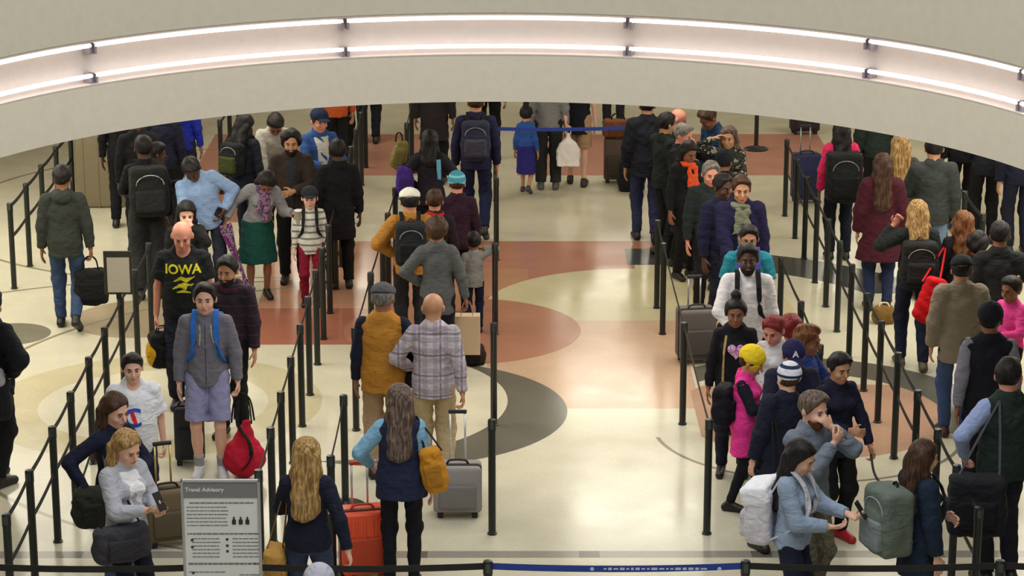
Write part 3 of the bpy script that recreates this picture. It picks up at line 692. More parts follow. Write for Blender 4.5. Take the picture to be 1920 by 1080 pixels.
# ------------------------------------------------------------------ floor (polished terrazzo with inlaid shapes)
def floor_mat():
    m, t, b = nmat('terrazzo'); N = t.nodes.new; L = t.links.new
    tc = N('ShaderNodeTexCoord'); sep = N('ShaderNodeSeparateXYZ'); L(tc.outputs['Object'], sep.inputs[0]); X, Y = sep.outputs[0], sep.outputs[1]
    def M(op, a, b_=None):
        q = N('ShaderNodeMath'); q.operation = op
        for i, v in enumerate((a, b_)):
            if v is None: continue
            if isinstance(v, (int, float)): q.inputs[i].default_value = v
            else: L(v, q.inputs[i])
        return q.outputs[0]
    def disc(cx, cy, r):
        dx = M('SUBTRACT', X, cx); dy = M('SUBTRACT', Y, cy)
        return M('LESS_THAN', M('ADD', M('MULTIPLY', dx, dx), M('MULTIPLY', dy, dy)), r * r)
    gt = lambda v, a: M('GREATER_THAN', v, a)
    lt = lambda v, a: M('LESS_THAN', v, a)
    def AND(*a):
        r = a[0]
        for q in a[1:]: r = M('MULTIPLY', r, q)
        return r
    NOT = lambda a: M('SUBTRACT', 1, a)
    cream = (220, 214, 190); pink = (214, 180, 152); red = (184, 128, 104); grey = (104, 102, 92); dk = (70, 72, 68); line = (140, 132, 112)
    base = N('ShaderNodeRGB'); base.outputs[0].default_value = lin(cream); cur = base.outputs[0]
    def put(mask, col):
        nonlocal cur
        q = N('ShaderNodeMixRGB'); L(mask, q.inputs[0]); L(cur, q.inputs[1]); q.inputs[2].default_value = lin(col); cur = q.outputs[0]
    band = lambda v, a, b_: AND(gt(v, a), lt(v, b_))
    # broad pink and red fields
    put(AND(band(Y, 24.2, 28.62), band(X, -2.75, 2.6)), red)
    put(AND(band(Y, 24.2, 28.62), band(X, -2.75, -1.0)), (196, 146, 118))
    put(AND(band(Y, 24.2, 25.6), band(X, -2.75, -1.0)), (176, 112, 90))
    put(AND(band(Y, 26.1, 27.3), band(X, -1.0, .25), NOT(disc(1.45, 25.6, 1.65))), (190, 140, 108))
    put(AND(gt(Y, 25.1), disc(1.45, 25.6, 1.70)), (214, 204, 166))
    put(AND(band(X, 1.5, 2.75), band(Y, 24.9, 27.47)), (214, 204, 166))
    put(AND(band(Y, 22.05, 25.1), band(X, -.2, 1.86)), pink)
    put(disc(-.47, 24.75, 1.26), red)
    # far ring, right hand ring
    put(AND(NOT(disc(1.7, 24.7, 2.78)), disc(1.7, 24.7, 3.55), gt(Y, 26.2), gt(X, 1.42)), dk)
    put(AND(disc(2.9, 21.9, 1.30), gt(X, 1.8), lt(Y, 22.8)), (196, 158, 132))
    put(AND(disc(2.9, 22.0, 1.72), NOT(disc(2.8, 21.85, 1.38)), gt(X, 1.9), gt(Y, 21.3)), grey)
    put(AND(disc(2.8, 21.4, 1.44), NOT(disc(2.8, 21.4, 1.40)), lt(Y, 21.2)), line)
    # near crescent
    put(AND(disc(-1.75, 22.3, 1.76), lt(Y, 23.5), gt(X, -1.2)), cream)
    put(AND(disc(-1.03, 22.0, 1.61), NOT(disc(-1.75, 22.3, 1.76)), lt(Y, 23.45)), grey)
    # back wall fields
    put(AND(band(Y, 32.3, 35.1), NOT(band(X, -1.0, .15)), lt(X, 4.6), gt(X, -4.3)), (196, 142, 122))
    put(AND(band(Y, 29.6, 32.3), band(X, -4.3, -3.35)), (186, 132, 108))
    # left: floor discs and thin lines
    put(disc(-5.25, 24.6, .42), (128, 124, 108)); put(disc(-3.95, 25.2, .75), (176, 160, 134))
    put(AND(disc(-3.4, 22.2, 1.62), NOT(disc(-3.4, 22.2, 1.10))), (206, 196, 160))
    for r, cx, cy in ((4.3, -1.0, 22.4), (3.7, -3.4, 30.4), (4.9, -3.2, 22.0)):
        put(AND(disc(cx, cy, r + .05), NOT(disc(cx, cy, r)), lt(X, -1.9)), (150, 142, 118))
    for r, cx, cy in ((4.3, 1.2, 20.6),):
        put(AND(disc(cx, cy, r + .05), NOT(disc(cx, cy, r)), lt(Y, 17.2)), (170, 162, 150))
    # strip across the front
    put(band(Y, 18.19, 18.34), (158, 152, 142))
    put(AND(band(Y, 18.19, 18.34), band(M('FRACT', M('MULTIPLY', X, .72)), .42, .54)), (112, 106, 98))
    # terrazzo chips and joints
    n = N('ShaderNodeTexNoise'); n.inputs['Scale'].default_value = 2.2; n.inputs['Detail'].default_value = 6; L(tc.outputs['Object'], n.inputs['Vector'])
    v = N('ShaderNodeTexVoronoi'); v.inputs['Scale'].default_value = 90; L(tc.outputs['Object'], v.inputs['Vector'])
    mx = N('ShaderNodeMixRGB'); mx.blend_type = 'MULTIPLY'; mx.inputs[0].default_value = .16; L(cur, mx.inputs[1]); L(v.outputs['Color'], mx.inputs[2])
    m2 = N('ShaderNodeMixRGB'); m2.blend_type = 'MULTIPLY'; m2.inputs[0].default_value = .22; L(mx.outputs[0], m2.inputs[1]); L(n.outputs['Fac'], m2.inputs[2])
    L(m2.outputs[0], b.inputs['Base Color'])
    b.inputs['Roughness'].default_value = .16; b.inputs['Specular IOR Level'].default_value = .5
    r = N('ShaderNodeMapRange'); L(n.outputs['Fac'], r.inputs[0]); r.inputs[3].default_value = .10; r.inputs[4].default_value = .26; L(r.outputs[0], b.inputs['Roughness'])
    return m
fl_ = mk('floor', floor_mat(), None, lambda bm: bm_box(bm, (0, 22, -.1), (34, 56, .2))); struct(fl_)

wall_m = plain('wall_paint', (196, 186, 166), .7); ceil_m = plain('ceiling_paint', (206, 196, 176), .8)
struct(mk('wall_back', wall_m, None, lambda bm: bm_box(bm, (0, 49.9, 1.7), (34, .2, 3.4))))
struct(mk('wall_left', wall_m, None, lambda bm: bm_box(bm, (-16.9, 22, 1.7), (.2, 55.6, 3.4))))
struct(mk('wall_right', wall_m, None, lambda bm: bm_box(bm, (16.9, 22, 1.7), (.2, 55.6, 3.4))))
struct(mk('wall_front', wall_m, None, lambda bm: bm_box(bm, (0, -5.9, 1.7), (34, .2, 3.4))))

# ------------------------------------------------------------------ curved ceiling opening: soffit, fascia, light cove
RC, RR = (-.10, 15.72), 4.15
def ringpt(a, r): return (RC[0] + r * math.sin(a), RC[1] + r * math.cos(a))
def ringcurve(r, n=72):
    am = math.radians(80); out = []
    x0, y0 = ringpt(-am, r); out.append((x0 - .9, -5.0))
    for i in range(n + 1): out.append(ringpt(-am + 2 * am * i / n, r))
    x1, y1 = ringpt(am, r); out.append((x1 + .9, -5.0))
    return out
def sweep(name, prof, mat, parent=None, kind=True, closed=True):
    """profile of (radius offset, z) swept along the opening"""
    def fn(bm):
        rings = []
        curves = [ringcurve(RR + o) for o, z in prof]
        for i in range(len(curves[0])): rings.append([bm.verts.new((curves[k][i][0], curves[k][i][1], prof[k][1])) for k in range(len(prof))])
        m = len(prof)
        for a, b in zip(rings, rings[1:]):
            for k in range(m if closed else m - 1): bm.faces.new((a[k], a[(k + 1) % m], b[(k + 1) % m], b[k]))
        if closed: bm.faces.new(rings[0]); bm.faces.new(list(reversed(rings[-1])))
    o = mk(name, mat, parent, fn, False)
    if kind: struct(o)
    return o
fas_m = plain('fascia_paint', (206, 198, 182), .6)
ZB, Z1, Z2, ZT = 3.40, 3.787, 4.143, 9.4
sweep('trim_1', [(0, ZB), (0, Z1 - .002), (.02, Z1), (.30, Z1), (.30, ZB)], plain('fascia_lower', (226, 217, 200), .6))          # lower band of the fascia
sweep('trim_2', [(0, Z2 + .002), (0, ZT), (.30, ZT), (.30, Z2), (.02, Z2)], fas_m)          # wall above the cove
cove_m = plain('cove_white', (206, 194, 186), .6)
sweep('trim_3', [(.13, Z1 - .01), (.13, Z2 + .01), (.29, Z2 + .01), (.29, Z1 - .01)], cove_m)   # back of the light cove
sweep('trim_4', [(.005, Z1 + .001), (.005, Z1 + .014), (.135, Z1 + .014), (.135, Z1 + .001)], cove_m)
sweep('trim_5', [(.005, Z2 - .014), (.005, Z2 - .001), (.135, Z2 - .001), (.135, Z2 - .014)], cove_m)
tube_m, t_, b_ = nmat('lamp_tube'); b_.inputs['Emission Color'].default_value = (1, .93, .91, 1); b_.inputs['Emission Strength'].default_value = 3.0
joints = [math.radians(a) for a in (-78, -63.5, -45.9, -16.2, 16.7, 43.5, 64.5, 78)]
# joint angles read from the photo
def ang_px(px, z):
    best = None
    for i in range(-800, 801):
        a = math.radians(i / 10); x, y = ringpt(a, RR + .04)
        d = x * math.cos(YAW) - y * math.sin(YAW); fy = x * math.sin(YAW) + y * math.cos(YAW); dep = fy * math.cos(TH) + (CH - z) * math.sin(TH)
        e = abs(960 + F * d / dep - px)
        if best is None or e < best[0]: best = (e, a)
    return best[1]
joints = [math.radians(-78)] + [ang_px(p, 3.9) for p in (175, 648, 1177, 1625, 1912)] + [math.radians(78)]
for row, z in (('lower', 3.862), ('upper', 4.098)):
    for k in range(len(joints) - 1):
        a0, a1 = joints[k] + .004, joints[k + 1] - .004
        where = ['at the far left end', 'second from the left', 'in the middle of the arc', 'second from the right', 'near the right end', 'at the far right end'][k]
        ln = mk('strip_light', tube_m, None, lambda bm: bm_tube(bm, [(*ringpt(a0 + (a1 - a0) * i / 24, RR + .045), z) for i in range(25)], .0165, 10), True)
        tag(ln, f'white tube light, {row} row of the curved cove, {where}', 'light', 'tube lights in the curved cove')
        for a in (a0 + .002, a1 - .002):
            x, y = ringpt(a, RR + .075)
            mk('bracket', plain('bracket', (150, 140, 150), .4), ln, lambda bm: bm_box(bm, (x, y, z - .028), (.022, .085, .085), .004, 2, Matrix.Rotation(-a, 3, 'Z')))
# soffit plane beyond the opening
def soffit(bm):
    c = ringcurve(RR + .29); n = len(c)
    for z, fl in ((ZB + .02, 1), (ZB + .32, 0)):
        cv = [bm.verts.new((x, y, z)) for x, y in c]
        ou = [bm.verts.new((-17 if x < 0 else 17, y, z)) if i in (0, n - 1) else None for i, (x, y) in enumerate(c)]
        top = [bm.verts.new((-17 + 34 * i / (n - 1), 50, z)) for i in range(n)]
        L0, R0 = bm.verts.new((-17, -6, z)), bm.verts.new((17, -6, z))
        for i in range(n - 1): bm.faces.new((cv[i], cv[i + 1], top[i + 1], top[i]))
        bm.faces.new((L0, cv[0], top[0])); bm.faces.new((cv[-1], R0, top[-1]))
        for v in ou:
            if v: bm.verts.remove(v)
struct(mk('ceiling', ceil_m, None, soffit))
struct(mk('ceiling_atrium', plain('sky_panel', (235, 235, 235), .8), None, lambda bm: bm_box(bm, (0, 7.5, 9.5), (11, 25.5, .15))))
struct(mk('wall_atrium', fas_m, None, lambda bm: bm_box(bm, (0, -5.1, 6.4), (11, .2, 6.0))))

# recessed downlights (their mirror images are the bright spots on the floor)
dl_m, t_, b_ = nmat('downlight_glow'); b_.inputs['Emission Color'].default_value = (1, .95, .84, 1); b_.inputs['Emission Strength'].default_value = 16
spots = [(1.66, y) for y in (27.6, 29.7, 31.85, 33.5, 39.2, 43.9)] + [(-2.65, y) for y in (27.6, 33.5, 38.7, 40.1)] + [(-7.5, 39.0), (-7.5, 32.0), (6.0, 30.0), (6.0, 38.0)]
for i, (x, y) in enumerate(spots):
    rg = mk('downlight', plain('dl_ring', (230, 228, 222), .4), None, lambda bm: bm_lathe(bm, [(.12, 0), (.19, 0), (.19, -.012), (.12, -.012)], (0, 0, 0), 24))
    rg.location = (x, y, ZB + .02); tag(rg, 'round recessed ceiling downlight beyond the curved edge', 'light', 'recessed downlights')
    mk('diffuser', dl_m, rg, lambda bm: bm_lathe(bm, [(.125, -.002), (.125, -.009)], (0, 0, 0), 24))

# pillar with metal cladding at the back left
pil = mk('pillar', plain('pillar_clad', (140, 128, 104), .45, .35), None, lambda bm: (bm_box(bm, (0, 0, 1.7), (.62, .5, 3.4), .06, 3), [bm_box(bm, (-.19 + .19 * k, -.252, 1.7), (.012, .012, 3.38)) for k in range(3)]))
pil.location = (-5.24, 30.62, 0); struct(pil)

# ------------------------------------------------------------------ belt barrier posts
post_m = plain('post_black', (24, 30, 28), .35); cap_m = plain('post_cap', (58, 66, 66), .3); belt_m = plain('belt_black', (20, 20, 22), .7); blue_m = plain('belt_blue', (26, 58, 150), .6)
def _pole(bm): bm_lathe(bm, [(.031, 0), (.031, .90), (.028, .905)], n=18)
def _head(bm): bm_lathe(bm, [(.034, .90), (.034, .985), (.030, .995), (.012, .998)], n=18)
def _slot(bm): bm_box(bm, (0, -.034, .95), (.030, .010, .062), .003)
def _foot(bm): bm_lathe(bm, [(.040, 0), (.040, .012), (.032, .016)], n=18)
def _disc(bm): bm_lathe(bm, [(.175, 0), (.175, .012), (.16, .022), (.05, .034), (.034, .06)], n=32)
pm, hm, sm, fm, dm = [bm_me((lambda b: (f(b), bmesh.ops.recalc_face_normals(b, faces=b.faces), b)[2])(bmesh.new()), 'post') for f in (_pole, _head, _slot, _foot, _disc)]
for me_, mt in ((pm, post_m), (hm, post_m), (sm, cap_m), (fm, post_m), (dm, post_m)): me_.materials.append(mt); me_.polygons.foreach_set('use_smooth', [False] * len(me_.polygons))
def child(name, me, parent, loc=(0, 0, 0), rz=0):
    o = bpy.data.objects.new(name, me); COL.objects.link(o); o.parent = parent; o.location = loc; o.rotation_euler = (0, 0, rz); return o
def post(x, y, label, group, to=None, two=False, disc=False, bmat=None, gtz=.955, h=1.0):
    o = empty('belt_post', (x, y, 0)); tag(o, label, 'barrier post', group)
    if h != 1.0: o.scale = (1, 1, h)
    child('pole', pm, o); hd_ = child('head', hm, o); child('latch', sm, hd_); child('base_disc' if disc else 'floor_socket', dm if disc else fm, o)
    if to:
        d = Vector((to[0] - x, to[1] - y, 0)); L = d.length; u_ = d / L
        for z, sag in ((gtz, .02),) + (((.60, .015),) if two else ()):
            pts = [(u_ * (.034 + (L - .068) * i / 10)) + Vector((0, 0, z - sag * 4 * (i / 10) * (1 - i / 10))) for i in range(11)]
            def fb(bm, pts=pts, nn=Vector((-u_.y, u_.x, 0))):
                R = [[bm.verts.new(p + nn * .0016 * a + Vector((0, 0, .024 * b))) for a, b in ((1, 1), (-1, 1), (-1, -1), (1, -1))] for p in pts]
                for A_, B_ in zip(R, R[1:]):
                    for i in range(4): bm.faces.new((A_[i], A_[(i + 1) % 4], B_[(i + 1) % 4], B_[i]))
                bm.faces.new(R[0]); bm.faces.new(R[-1])
            mk('belt', bmat or belt_m, o, fb)
    return o
ORD = ['first', 'second', 'third', 'fourth', 'fifth', 'sixth', 'seventh', 'eighth', 'ninth', 'tenth', 'eleventh', 'twelfth', 'thirteenth', 'fourteenth', 'fifteenth', 'sixteenth', 'seventeenth']
def row(x, ys, where, two=True, group=None, dx=0.0, **k):
    for i, y in enumerate(ys):
        xx = x + dx * (y - ys[0]); nx = (x + dx * (ys[i + 1] - ys[0]), ys[i + 1]) if i + 1 < len(ys) else None
        post(xx, y, f'belt post, {ORD[i]} from the front in {where}', group or f'posts of {where}', nx, two, **k)
row(-5.57, [26.43, 27.43, 28.44, 29.5, 30.6], 'the line at the far left edge', dx=-.012)
row(-3.64, [16.55, 17.5, 18.55, 19.47, 20.48, 21.43, 22.49, 23.5, 24.6], 'the line left of the teenager', dx=-.014)
row(-3.76, [31.2, 32.3, 33.4], 'the short line behind the dark crowd')
row(-1.90, [17.5, 18.52, 19.47, 20.48, 21.52, 22.48, 23.49, 24.4, 25.4, 26.4, 27.4, 28.4, 29.5, 30.6, 31.7, 32.8], 'the long line left of the mustard vest', two=False, dx=-.003)
row(-1.37, [17.83, 19.37], 'the short line behind the blonde woman', two=False, disc=True)
row(-1.40, [21.4, 23.4, 25.1, 25.95, 27.2], 'the line beside the mustard vest', two=False, dx=.02)
row(-1.30, [31.0, 32.6], 'the pair with round bases', two=False, disc=True)
row(-.12, [18.72, 21.55, 24.58, 27.7], 'the line left of the wide empty aisle', two=False)
post(-.14, 30.79, 'black belt post at the back of the aisle, start of the blue belt', 'posts of the back aisle', (1.75, 30.9), False, False, blue_m)
post(1.75, 30.9, 'black belt post behind the dark-coated man, end of the blue belt', 'posts of the back aisle')
row(1.65, [18.72, 21.57, 24.58, 25.6], 'the line right of the wide empty aisle', two=False)
row(2.82, [20.85, 22.3, 24.0], 'the slanting line between the right queues', two=False)
row(3.46, [16.67, 17.6, 18.47, 19.5, 20.6, 21.63, 22.6, 23.7, 24.67, 25.65, 26.67, 27.76, 28.75, 29.92], 'the long rope line on the right', dx=.006)
row(5.25, [25.9, 27.0, 28.1], 'the far right line')
post(3.58, 34.0, 'free-standing belt post with round base on the pinkish floor, upper right', 'free-standing posts', None, False, True)
# front line with the blue belt
FY = 15.62
fx = [-3.68, -1.92, -.13, 1.65, 3.41]
fl_lab = ['front-line belt post at the far left corner', 'front-line belt post behind the grey notice board', 'front-line belt post where the blue belt starts, centre', 'front-line belt post where the blue belt ends, right of centre', 'front-line belt post at the lower right corner']
for i, x in enumerate(fx):
    p = post(x, FY, fl_lab[i], 'posts of the front line', (fx[i + 1], FY) if i < 4 else (5.1, FY), False, False, blue_m if i == 2 else belt_m)
    if i == 2:
        r_ = random.Random(3)
        bl_ = [c for c in p.children if c.name.startswith('belt')][0]; mk_m = plain('mark', (190, 200, 225), .6); xx = .80
        while xx < 1.52:
            w_ = r_.uniform(.012, .045); hh_ = r_.choice((.012, .018)); mk('lettering', mk_m, bl_, lambda bm: bm_box(bm, (xx + w_ / 2, -.003, .936), (w_, .001, hh_))); xx += w_ + .012
        for cx in (.72, 1.60): mk('emblem', mk_m, bl_, lambda bm: (bm_lathe(bm, [(.014, 0), (.014, .001)], (0, 0, 0), 14), bmesh.ops.transform(bm, matrix=Matrix.Translation((cx, -.003, .936)) @ Matrix.Rotation(math.pi / 2, 4, 'X'), verts=bm.verts)))

# ------------------------------------------------------------------ notice boards
by = 15.25
a, b = at_y(338, 899, by), at_y(487, 899, by); bw = b.x - a.x; bt = a.z; bh = .92
bd = empty('notice_board', ((a.x + b.x) / 2, by, 0)); tag(bd, 'large grey framed information board on a stand at the front', 'sign')
mk('frame', plain('sil', (176, 176, 178), .35, .4), bd, lambda bm: [bm_box(bm, c, s, .005) for c, s in (((0, 0, bt - .009), (bw, .03, .018)), ((0, 0, bt - bh), (bw, .03, .018)), ((-bw / 2 + .009, 0, bt - bh / 2), (.018, .03, bh)), ((bw / 2 - .009, 0, bt - bh / 2), (.018, .03, bh)))])
pn_ = mk('panel', plain('pap', (228, 229, 230), .6), bd, lambda bm: bm_box(bm, (0, .002, bt - bh / 2), (bw - .03, .012, bh - .03)))
mk('header', plain('hdr', (126, 126, 128), .6), bd, lambda bm: bm_box(bm, (0, -.006, bt - .075), (bw - .036, .006, .105)))
def txt(s_, size, loc, col, par, al='LEFT', bold=0):
    cu = bpy.data.curves.new('t', 'FONT'); cu.body = s_; cu.size = size; cu.align_x = al; cu.extrude = .0006; cu.offset = bold
    to = bpy.data.objects.new('t', cu); COL.objects.link(to); dg = bpy.context.evaluated_depsgraph_get()
    me = bpy.data.meshes.new_from_object(to.evaluated_get(dg)); bpy.data.objects.remove(to, do_unlink=True)
    me.transform(Matrix.Translation(loc) @ Matrix.Rotation(math.pi / 2, 4, 'X')); return link('lettering', me, plain('ink', col, .6), par, False)
txt('Travel Advisory', .040, (-bw / 2 + .03, -.010, bt - .082), (232, 232, 232), bd, bold=.0008)
r_ = random.Random(5)
ink2 = plain('ink2', (120, 120, 122), .6); ink3 = plain('ink3', (52, 52, 56), .6)
def ln(x0, x1, z, th=.006):
    def fn(bm):
        x = x0
        while x < x1:
            w_ = r_.uniform(.012, .04); bm_box(bm, (min(x + w_ / 2, x1), -.005, z), (w_, .002, th)); x += w_ + .006
        bm_box(bm, ((x0 + x1) / 2, -.0035, z), (x1 - x0, .001, th * .3))
    mk('text_line', ink2, pn_, fn)
W = bw / 2 - .035
ln(-W + .02, W - .02, bt - .165, .009)
for k in range(6): ln(-W, .03, bt - .195 - k * .026)
ln(-W, W, bt - .385, .010)
for k in range(6): ln(-W + .03, -.02, bt - .42 - k * .026, .006); ln(.07, W, bt - .42 - k * .026, .006)
ln(-W, W, bt - .60, .013); ln(-W, .02, bt - .66, .006); ln(W - .12, W, bt - .68, .006)
for k in range(3):
    x_ = .085 + k * .045; mk('symbol', ink3, pn_, lambda bm: (bm_box(bm, (x_, -.005, bt - .30), (.026, .003, .034), .006), bm_box(bm, (x_, -.006, bt - .275), (.012, .003, .022), .002)))
for x_, z_ in ((-.20, -.43), (-.20, -.48), (.035, -.425), (.035, -.47), (.035, -.51), (-.20, -.665)): mk('symbol', ink3, pn_, lambda bm: bm_box(bm, (x_, -.005, bt + z_), (.018, .003, .016), .003))
mk('stand', plain('stn', (70, 72, 76), .4, .5), bd, lambda bm: (bm_box(bm, (0, .03, (bt - .2) / 2), (.05, .03, bt - .2)), bm_box(bm, (0, .05, .012), (.46, .36, .024), .006)))
# small framed sign on top of the seventh post of the left line
sp = Vector((-3.70, 22.44, 0)); c0 = at_y(223, 550, 22.44)
sg = empty('post_sign', (c0.x, 22.44, 0)); tag(sg, 'small framed blank notice clipped on top of a post in the left line', 'sign')
mk('frame', plain('sfr', (58, 60, 54), .4), sg, lambda bm: bm_box(bm, (0, 0, 1.245), (.27, .018, .43), .006))
mk('paper', plain('spp', (214, 208, 190), .7), sg, lambda bm: bm_box(bm, (.005, -.011, 1.225), (.215, .004, .345)))
mk('clip', post_m, sg, lambda bm: bm_box(bm, (0, 0, 1.015), (.05, .03, .06), .005))

# ------------------------------------------------------------------ the people, left side
DK = (22, 22, 26); NV = (20, 24, 44); BK = (16, 16, 18); CH_ = (44, 46, 48); JN = (52, 72, 104)
p1 = person('man in charcoal hooded jacket and blue jeans walking away with a black bag', foot=(130, 618), h=1.78, hd=183, sk='brown', hair=('short', 'black'), top=('hoodie', (50, 54, 50), {'hood': 1, 'hem': .80, 'slr': .012}), bot=('jeans', JN), stride=.17, R='carry', L='down', fat=1.08)
softbag('black leather bag carried by the man in jeans walking away', p1['handR'] - Vector((0, 0, .52)), (.34, .17, .38), (24, 24, 26), rz=.2, handle=.14)
p2 = person('man in a black puffy jacket cut off by the left edge', foot=(-2, 905), h=1.74, hd=150, sk='tan', hair=('short', 'black'), top=('puffer', (26, 28, 34), {'t': .05}), bot=('trousers', DK), R=((.20, -.02, 1.02), (1, .3, -.2), .8, (-1, 0, 0)), stride=.08)
softbag('black soft bag with a pale grey top at the left edge', side_pt(p2, (-.10, .22, .66)), (.42, .24, .34), (30, 32, 38), rz=.3, handle=0, strap_to=side_pt(p2, (-.15, .03, 1.46)))
g2 = softbag('pale grey bundle resting on the black bag at the left edge', side_pt(p2, (-.13, .24, .97)), (.30, .20, .15), (168, 170, 176), rz=.3, handle=0, pocket=False, cat='bundle', name='bundle')
p3 = person('tall man in black with a big black rucksack beside the pillar', head=(268, 255), h=1.83, hd=196, sk='dark', hair=('short', 'black'), top=('jacket', (18, 17, 24)), bot=('baggy', (46, 48, 50)), L='phone', R='down')
backpack(p3, 'big black rucksack with pale trim beside the metal pillar', (28, 30, 30), (36, 38, 38), size=(.40, .52, .24), trim=(190, 195, 195))
person('man in a black coat turned right, beside the big rucksack', head=(296, 268), h=1.62, hd=110, sk='dark', hair=('short', 'black'), top=('coat', (16, 16, 20), {'hem': .7}), bot=('jeans', (56, 84, 130)), L='phone', R='down')
person('dark figure in a black jacket behind the rucksack, under the ceiling edge', foot=(234, 425), h=1.75, hd=180, sk='dark', hair=('short', 'black'), top=('jacket', (14, 14, 18)), bot=('trousers', BK))
person('person in royal blue under the curved ceiling edge, far left', foot=(345, 400), h=1.74, hd=170, sk='brown', hair=('short', 'black'), top=('jacket', (28, 40, 150)), bot=('trousers', (30, 34, 50)))
person('dark-clothed person between the rucksack and the royal blue jacket', foot=(290, 415), h=1.78, hd=180, sk='dark', hair=('short', 'black'), top=('jacket', (18, 18, 24)), bot=('trousers', BK))
person('man in a black hooded coat in the dark group near the pillar', foot=(268, 478), h=1.76, hd=188, sk='dark', hair=('short', 'black'), top=('coat', (18, 18, 22), {'hem': .7}), bot=('trousers', BK))
person('figure in navy and black left of the royal blue jacket', foot=(312, 440), h=1.74, hd=178, sk='dark', hair=('short', 'black'), top=('jacket', (22, 24, 44)), bot=('trousers', BK))
p5 = person('man in a light blue shirt bending forward with head bowed', head=(352, 306), h=1.78, hd=12, sk='dark', hair=('short', 'black'), top=('shirt', (142, 172, 216), {'slr': .014}), bot=('jeans', (40, 44, 58)), lean=14, side=-16, pitch=34, yaw=-16, L='hip', R='fwd', collar=(150, 178, 220), fat=1.05)
p6 = person('woman in black resting her hand on her mouth behind the bald man', head=(349, 380), h=1.62, hd=14, sk='light', hair=('bob', 'black'), top=('jacket', (24, 24, 24)), bot=('trousers', DK), L='chin', fem=True, pitch=16)
p7 = person('big bald man in a black t-shirt with yellow lettering', head=(340, 418), h=1.83, hd=4, sk='pink', hair=('bald', 'grey'), top=('tee', (24, 27, 30)), bot=('baggy', (24, 28, 44)), shoes=(30, 26, 24), R='carry', L='down', fat=1.28, pitch=18)
decal(p7, 'IOWA', 1.275, .115, (214, 206, 40), bold=.003); 
def eagle(bm):
    bm_tube(bm, [(-.10, 0, 0), (-.03, .035, 0), (.02, .012, 0), (.10, .045, 0)], [.004, .018, .022, .004], 6); bm_tube(bm, [(-.06, -.03, 0), (.0, -.02, 0), (.07, -.035, 0)], [.004, .014, .004], 6)
def emblem(P, fn, x, z, col, name='emblem', mat=None):
    bm = bmesh.new(); fn(bm)
    for v in bm.verts: v.co.z = 0
    bmesh.ops.recalc_face_normals(bm, faces=bm.faces); lay(P, bm, x, z, .004); return link(name, bm_me(bm, name), mat or cloth(col), P['g'], False)
emblem(p7, eagle, 0, 1.14, (200, 194, 44)); emblem(p7, eagle, .01, 1.205, (196, 190, 44))
softbag('black bag with a mustard yellow side held by the bald man', p7['handR'] - Vector((-.05, 0, .42)), (.30, .18, .34), (22, 22, 22), rz=.5, handle=.06)
mk('side_panel', cloth((206, 158, 32)), [o for o in COL.objects if o.get('label', '').startswith('black bag with a mustard')][0], lambda bm: bmesh.ops.create_uvsphere(bm, u_segments=14, v_segments=10, radius=1, matrix=Matrix.Translation((-.13, 0, .14)) @ Matrix.Diagonal((.05, .095, .13, 1))), True)
p8 = person('man in a maroon scarf and dark padded jacket', head=(424, 482), h=1.72, hd=-14, sk='tan', hair=('short', 'black'), top=('jacket', (46, 34, 44), {'pat': 'quilt', 'c2': (70, 66, 84), 'slr': .02, 'hem': .70}), bot=('trousers', BK), scarf=((78, 36, 52), 'plaid', (52, 30, 40)), L='down', R='belly', beard='black')
p9 = person('teenage boy in a grey hooded top and lilac shorts looking up', head=(383, 532), h=1.76, hd=2, sk='light', hair=('short', 'black'), top=('hoodie', (112, 110, 122), {'hood': 1, 'zip': (60, 58, 66), 'slr': .012}), bot=('shorts', (142, 142, 180)), shoes=(206, 206, 210), L='carry', R='down', pitch=0, inner=None, socks=(150, 150, 156))
backpack(p9, 'blue backpack worn by the boy in lilac shorts', (34, 84, 160), strap=(40, 104, 190))
emblem(p9, lambda bm: bm_tube(bm, [(0, .07, 0), (.004, -.02, 0), (-.004, -.10, 0)], .005, 6), -.045, 1.33, (196, 190, 150), 'drawstring')
emblem(p9, lambda bm: bm_tube(bm, [(0, .07, 0), (.010, -.02, 0), (.026, -.09, 0)], .005, 6), .05, 1.33, (196, 190, 150), 'drawstring')
rb = softbag('red duffel bag with black straps held by the teenage boy', p9['handL'] - Vector((-.05, .02, .78)), (.36, .24, .54), (186, 28, 52), rz=-.15, handle=.22, name='duffel_bag', drop=True, pocket=False)
mk('side_strap', cloth((24, 20, 24)), rb, lambda bm: bm_tube(bm, arcpts([(.02, -.15, .10), (.10, -.14, .22), (.08, -.12, .36), (-.02, -.09, .50), (-.04, 0, .70)]), 0, flat=(.035, .01)))
p10 = person('boy in a white t-shirt with a big red and blue letter', head=(247, 664), h=1.56, hd=14, sk='light', hair=('short', 'black'), top=('tee', (224, 224, 232), {'hem': .70, 'slr': .01, 'sl': .42}), bot=('shorts', (24, 30, 52)), shoes=(120, 120, 126), L='carry', R='down', fat=1.34, pitch=4)
decal(p10, 'C', 1.10, .24, (52, 80, 190), x=-.03, bold=.004, name='printed_letter')
emblem(p10, lambda bm: bm_tube(bm, [(-.02, .07, 0), (.0, .0, 0), (.018, -.05, 0)], [.014, .018, .012], 8), -.015, 1.17, (214, 40, 56))
emblem(p10, lambda bm: bm_tube(bm, [(.0, .08, 0), (-.012, .0, 0), (.0, -.08, 0)], [.008, .014, .008], 8), -.105, 1.17, (200, 60, 110))
s10 = suitcase('olive brown suitcase with gold rails held by the boy in white', p10['handL'] + Vector((.05, -.24, -p10['handL'].z)), (.36, .24, .44), (112, 96, 70), rz=.35, hnd=.34, hcol=(222, 196, 120))
suitcase('dark grey suitcase standing between the boy and the teenager', (-2.83, 20.5, 0), (.26, .22, .50), (40, 42, 50), rz=.1, hnd=.30)
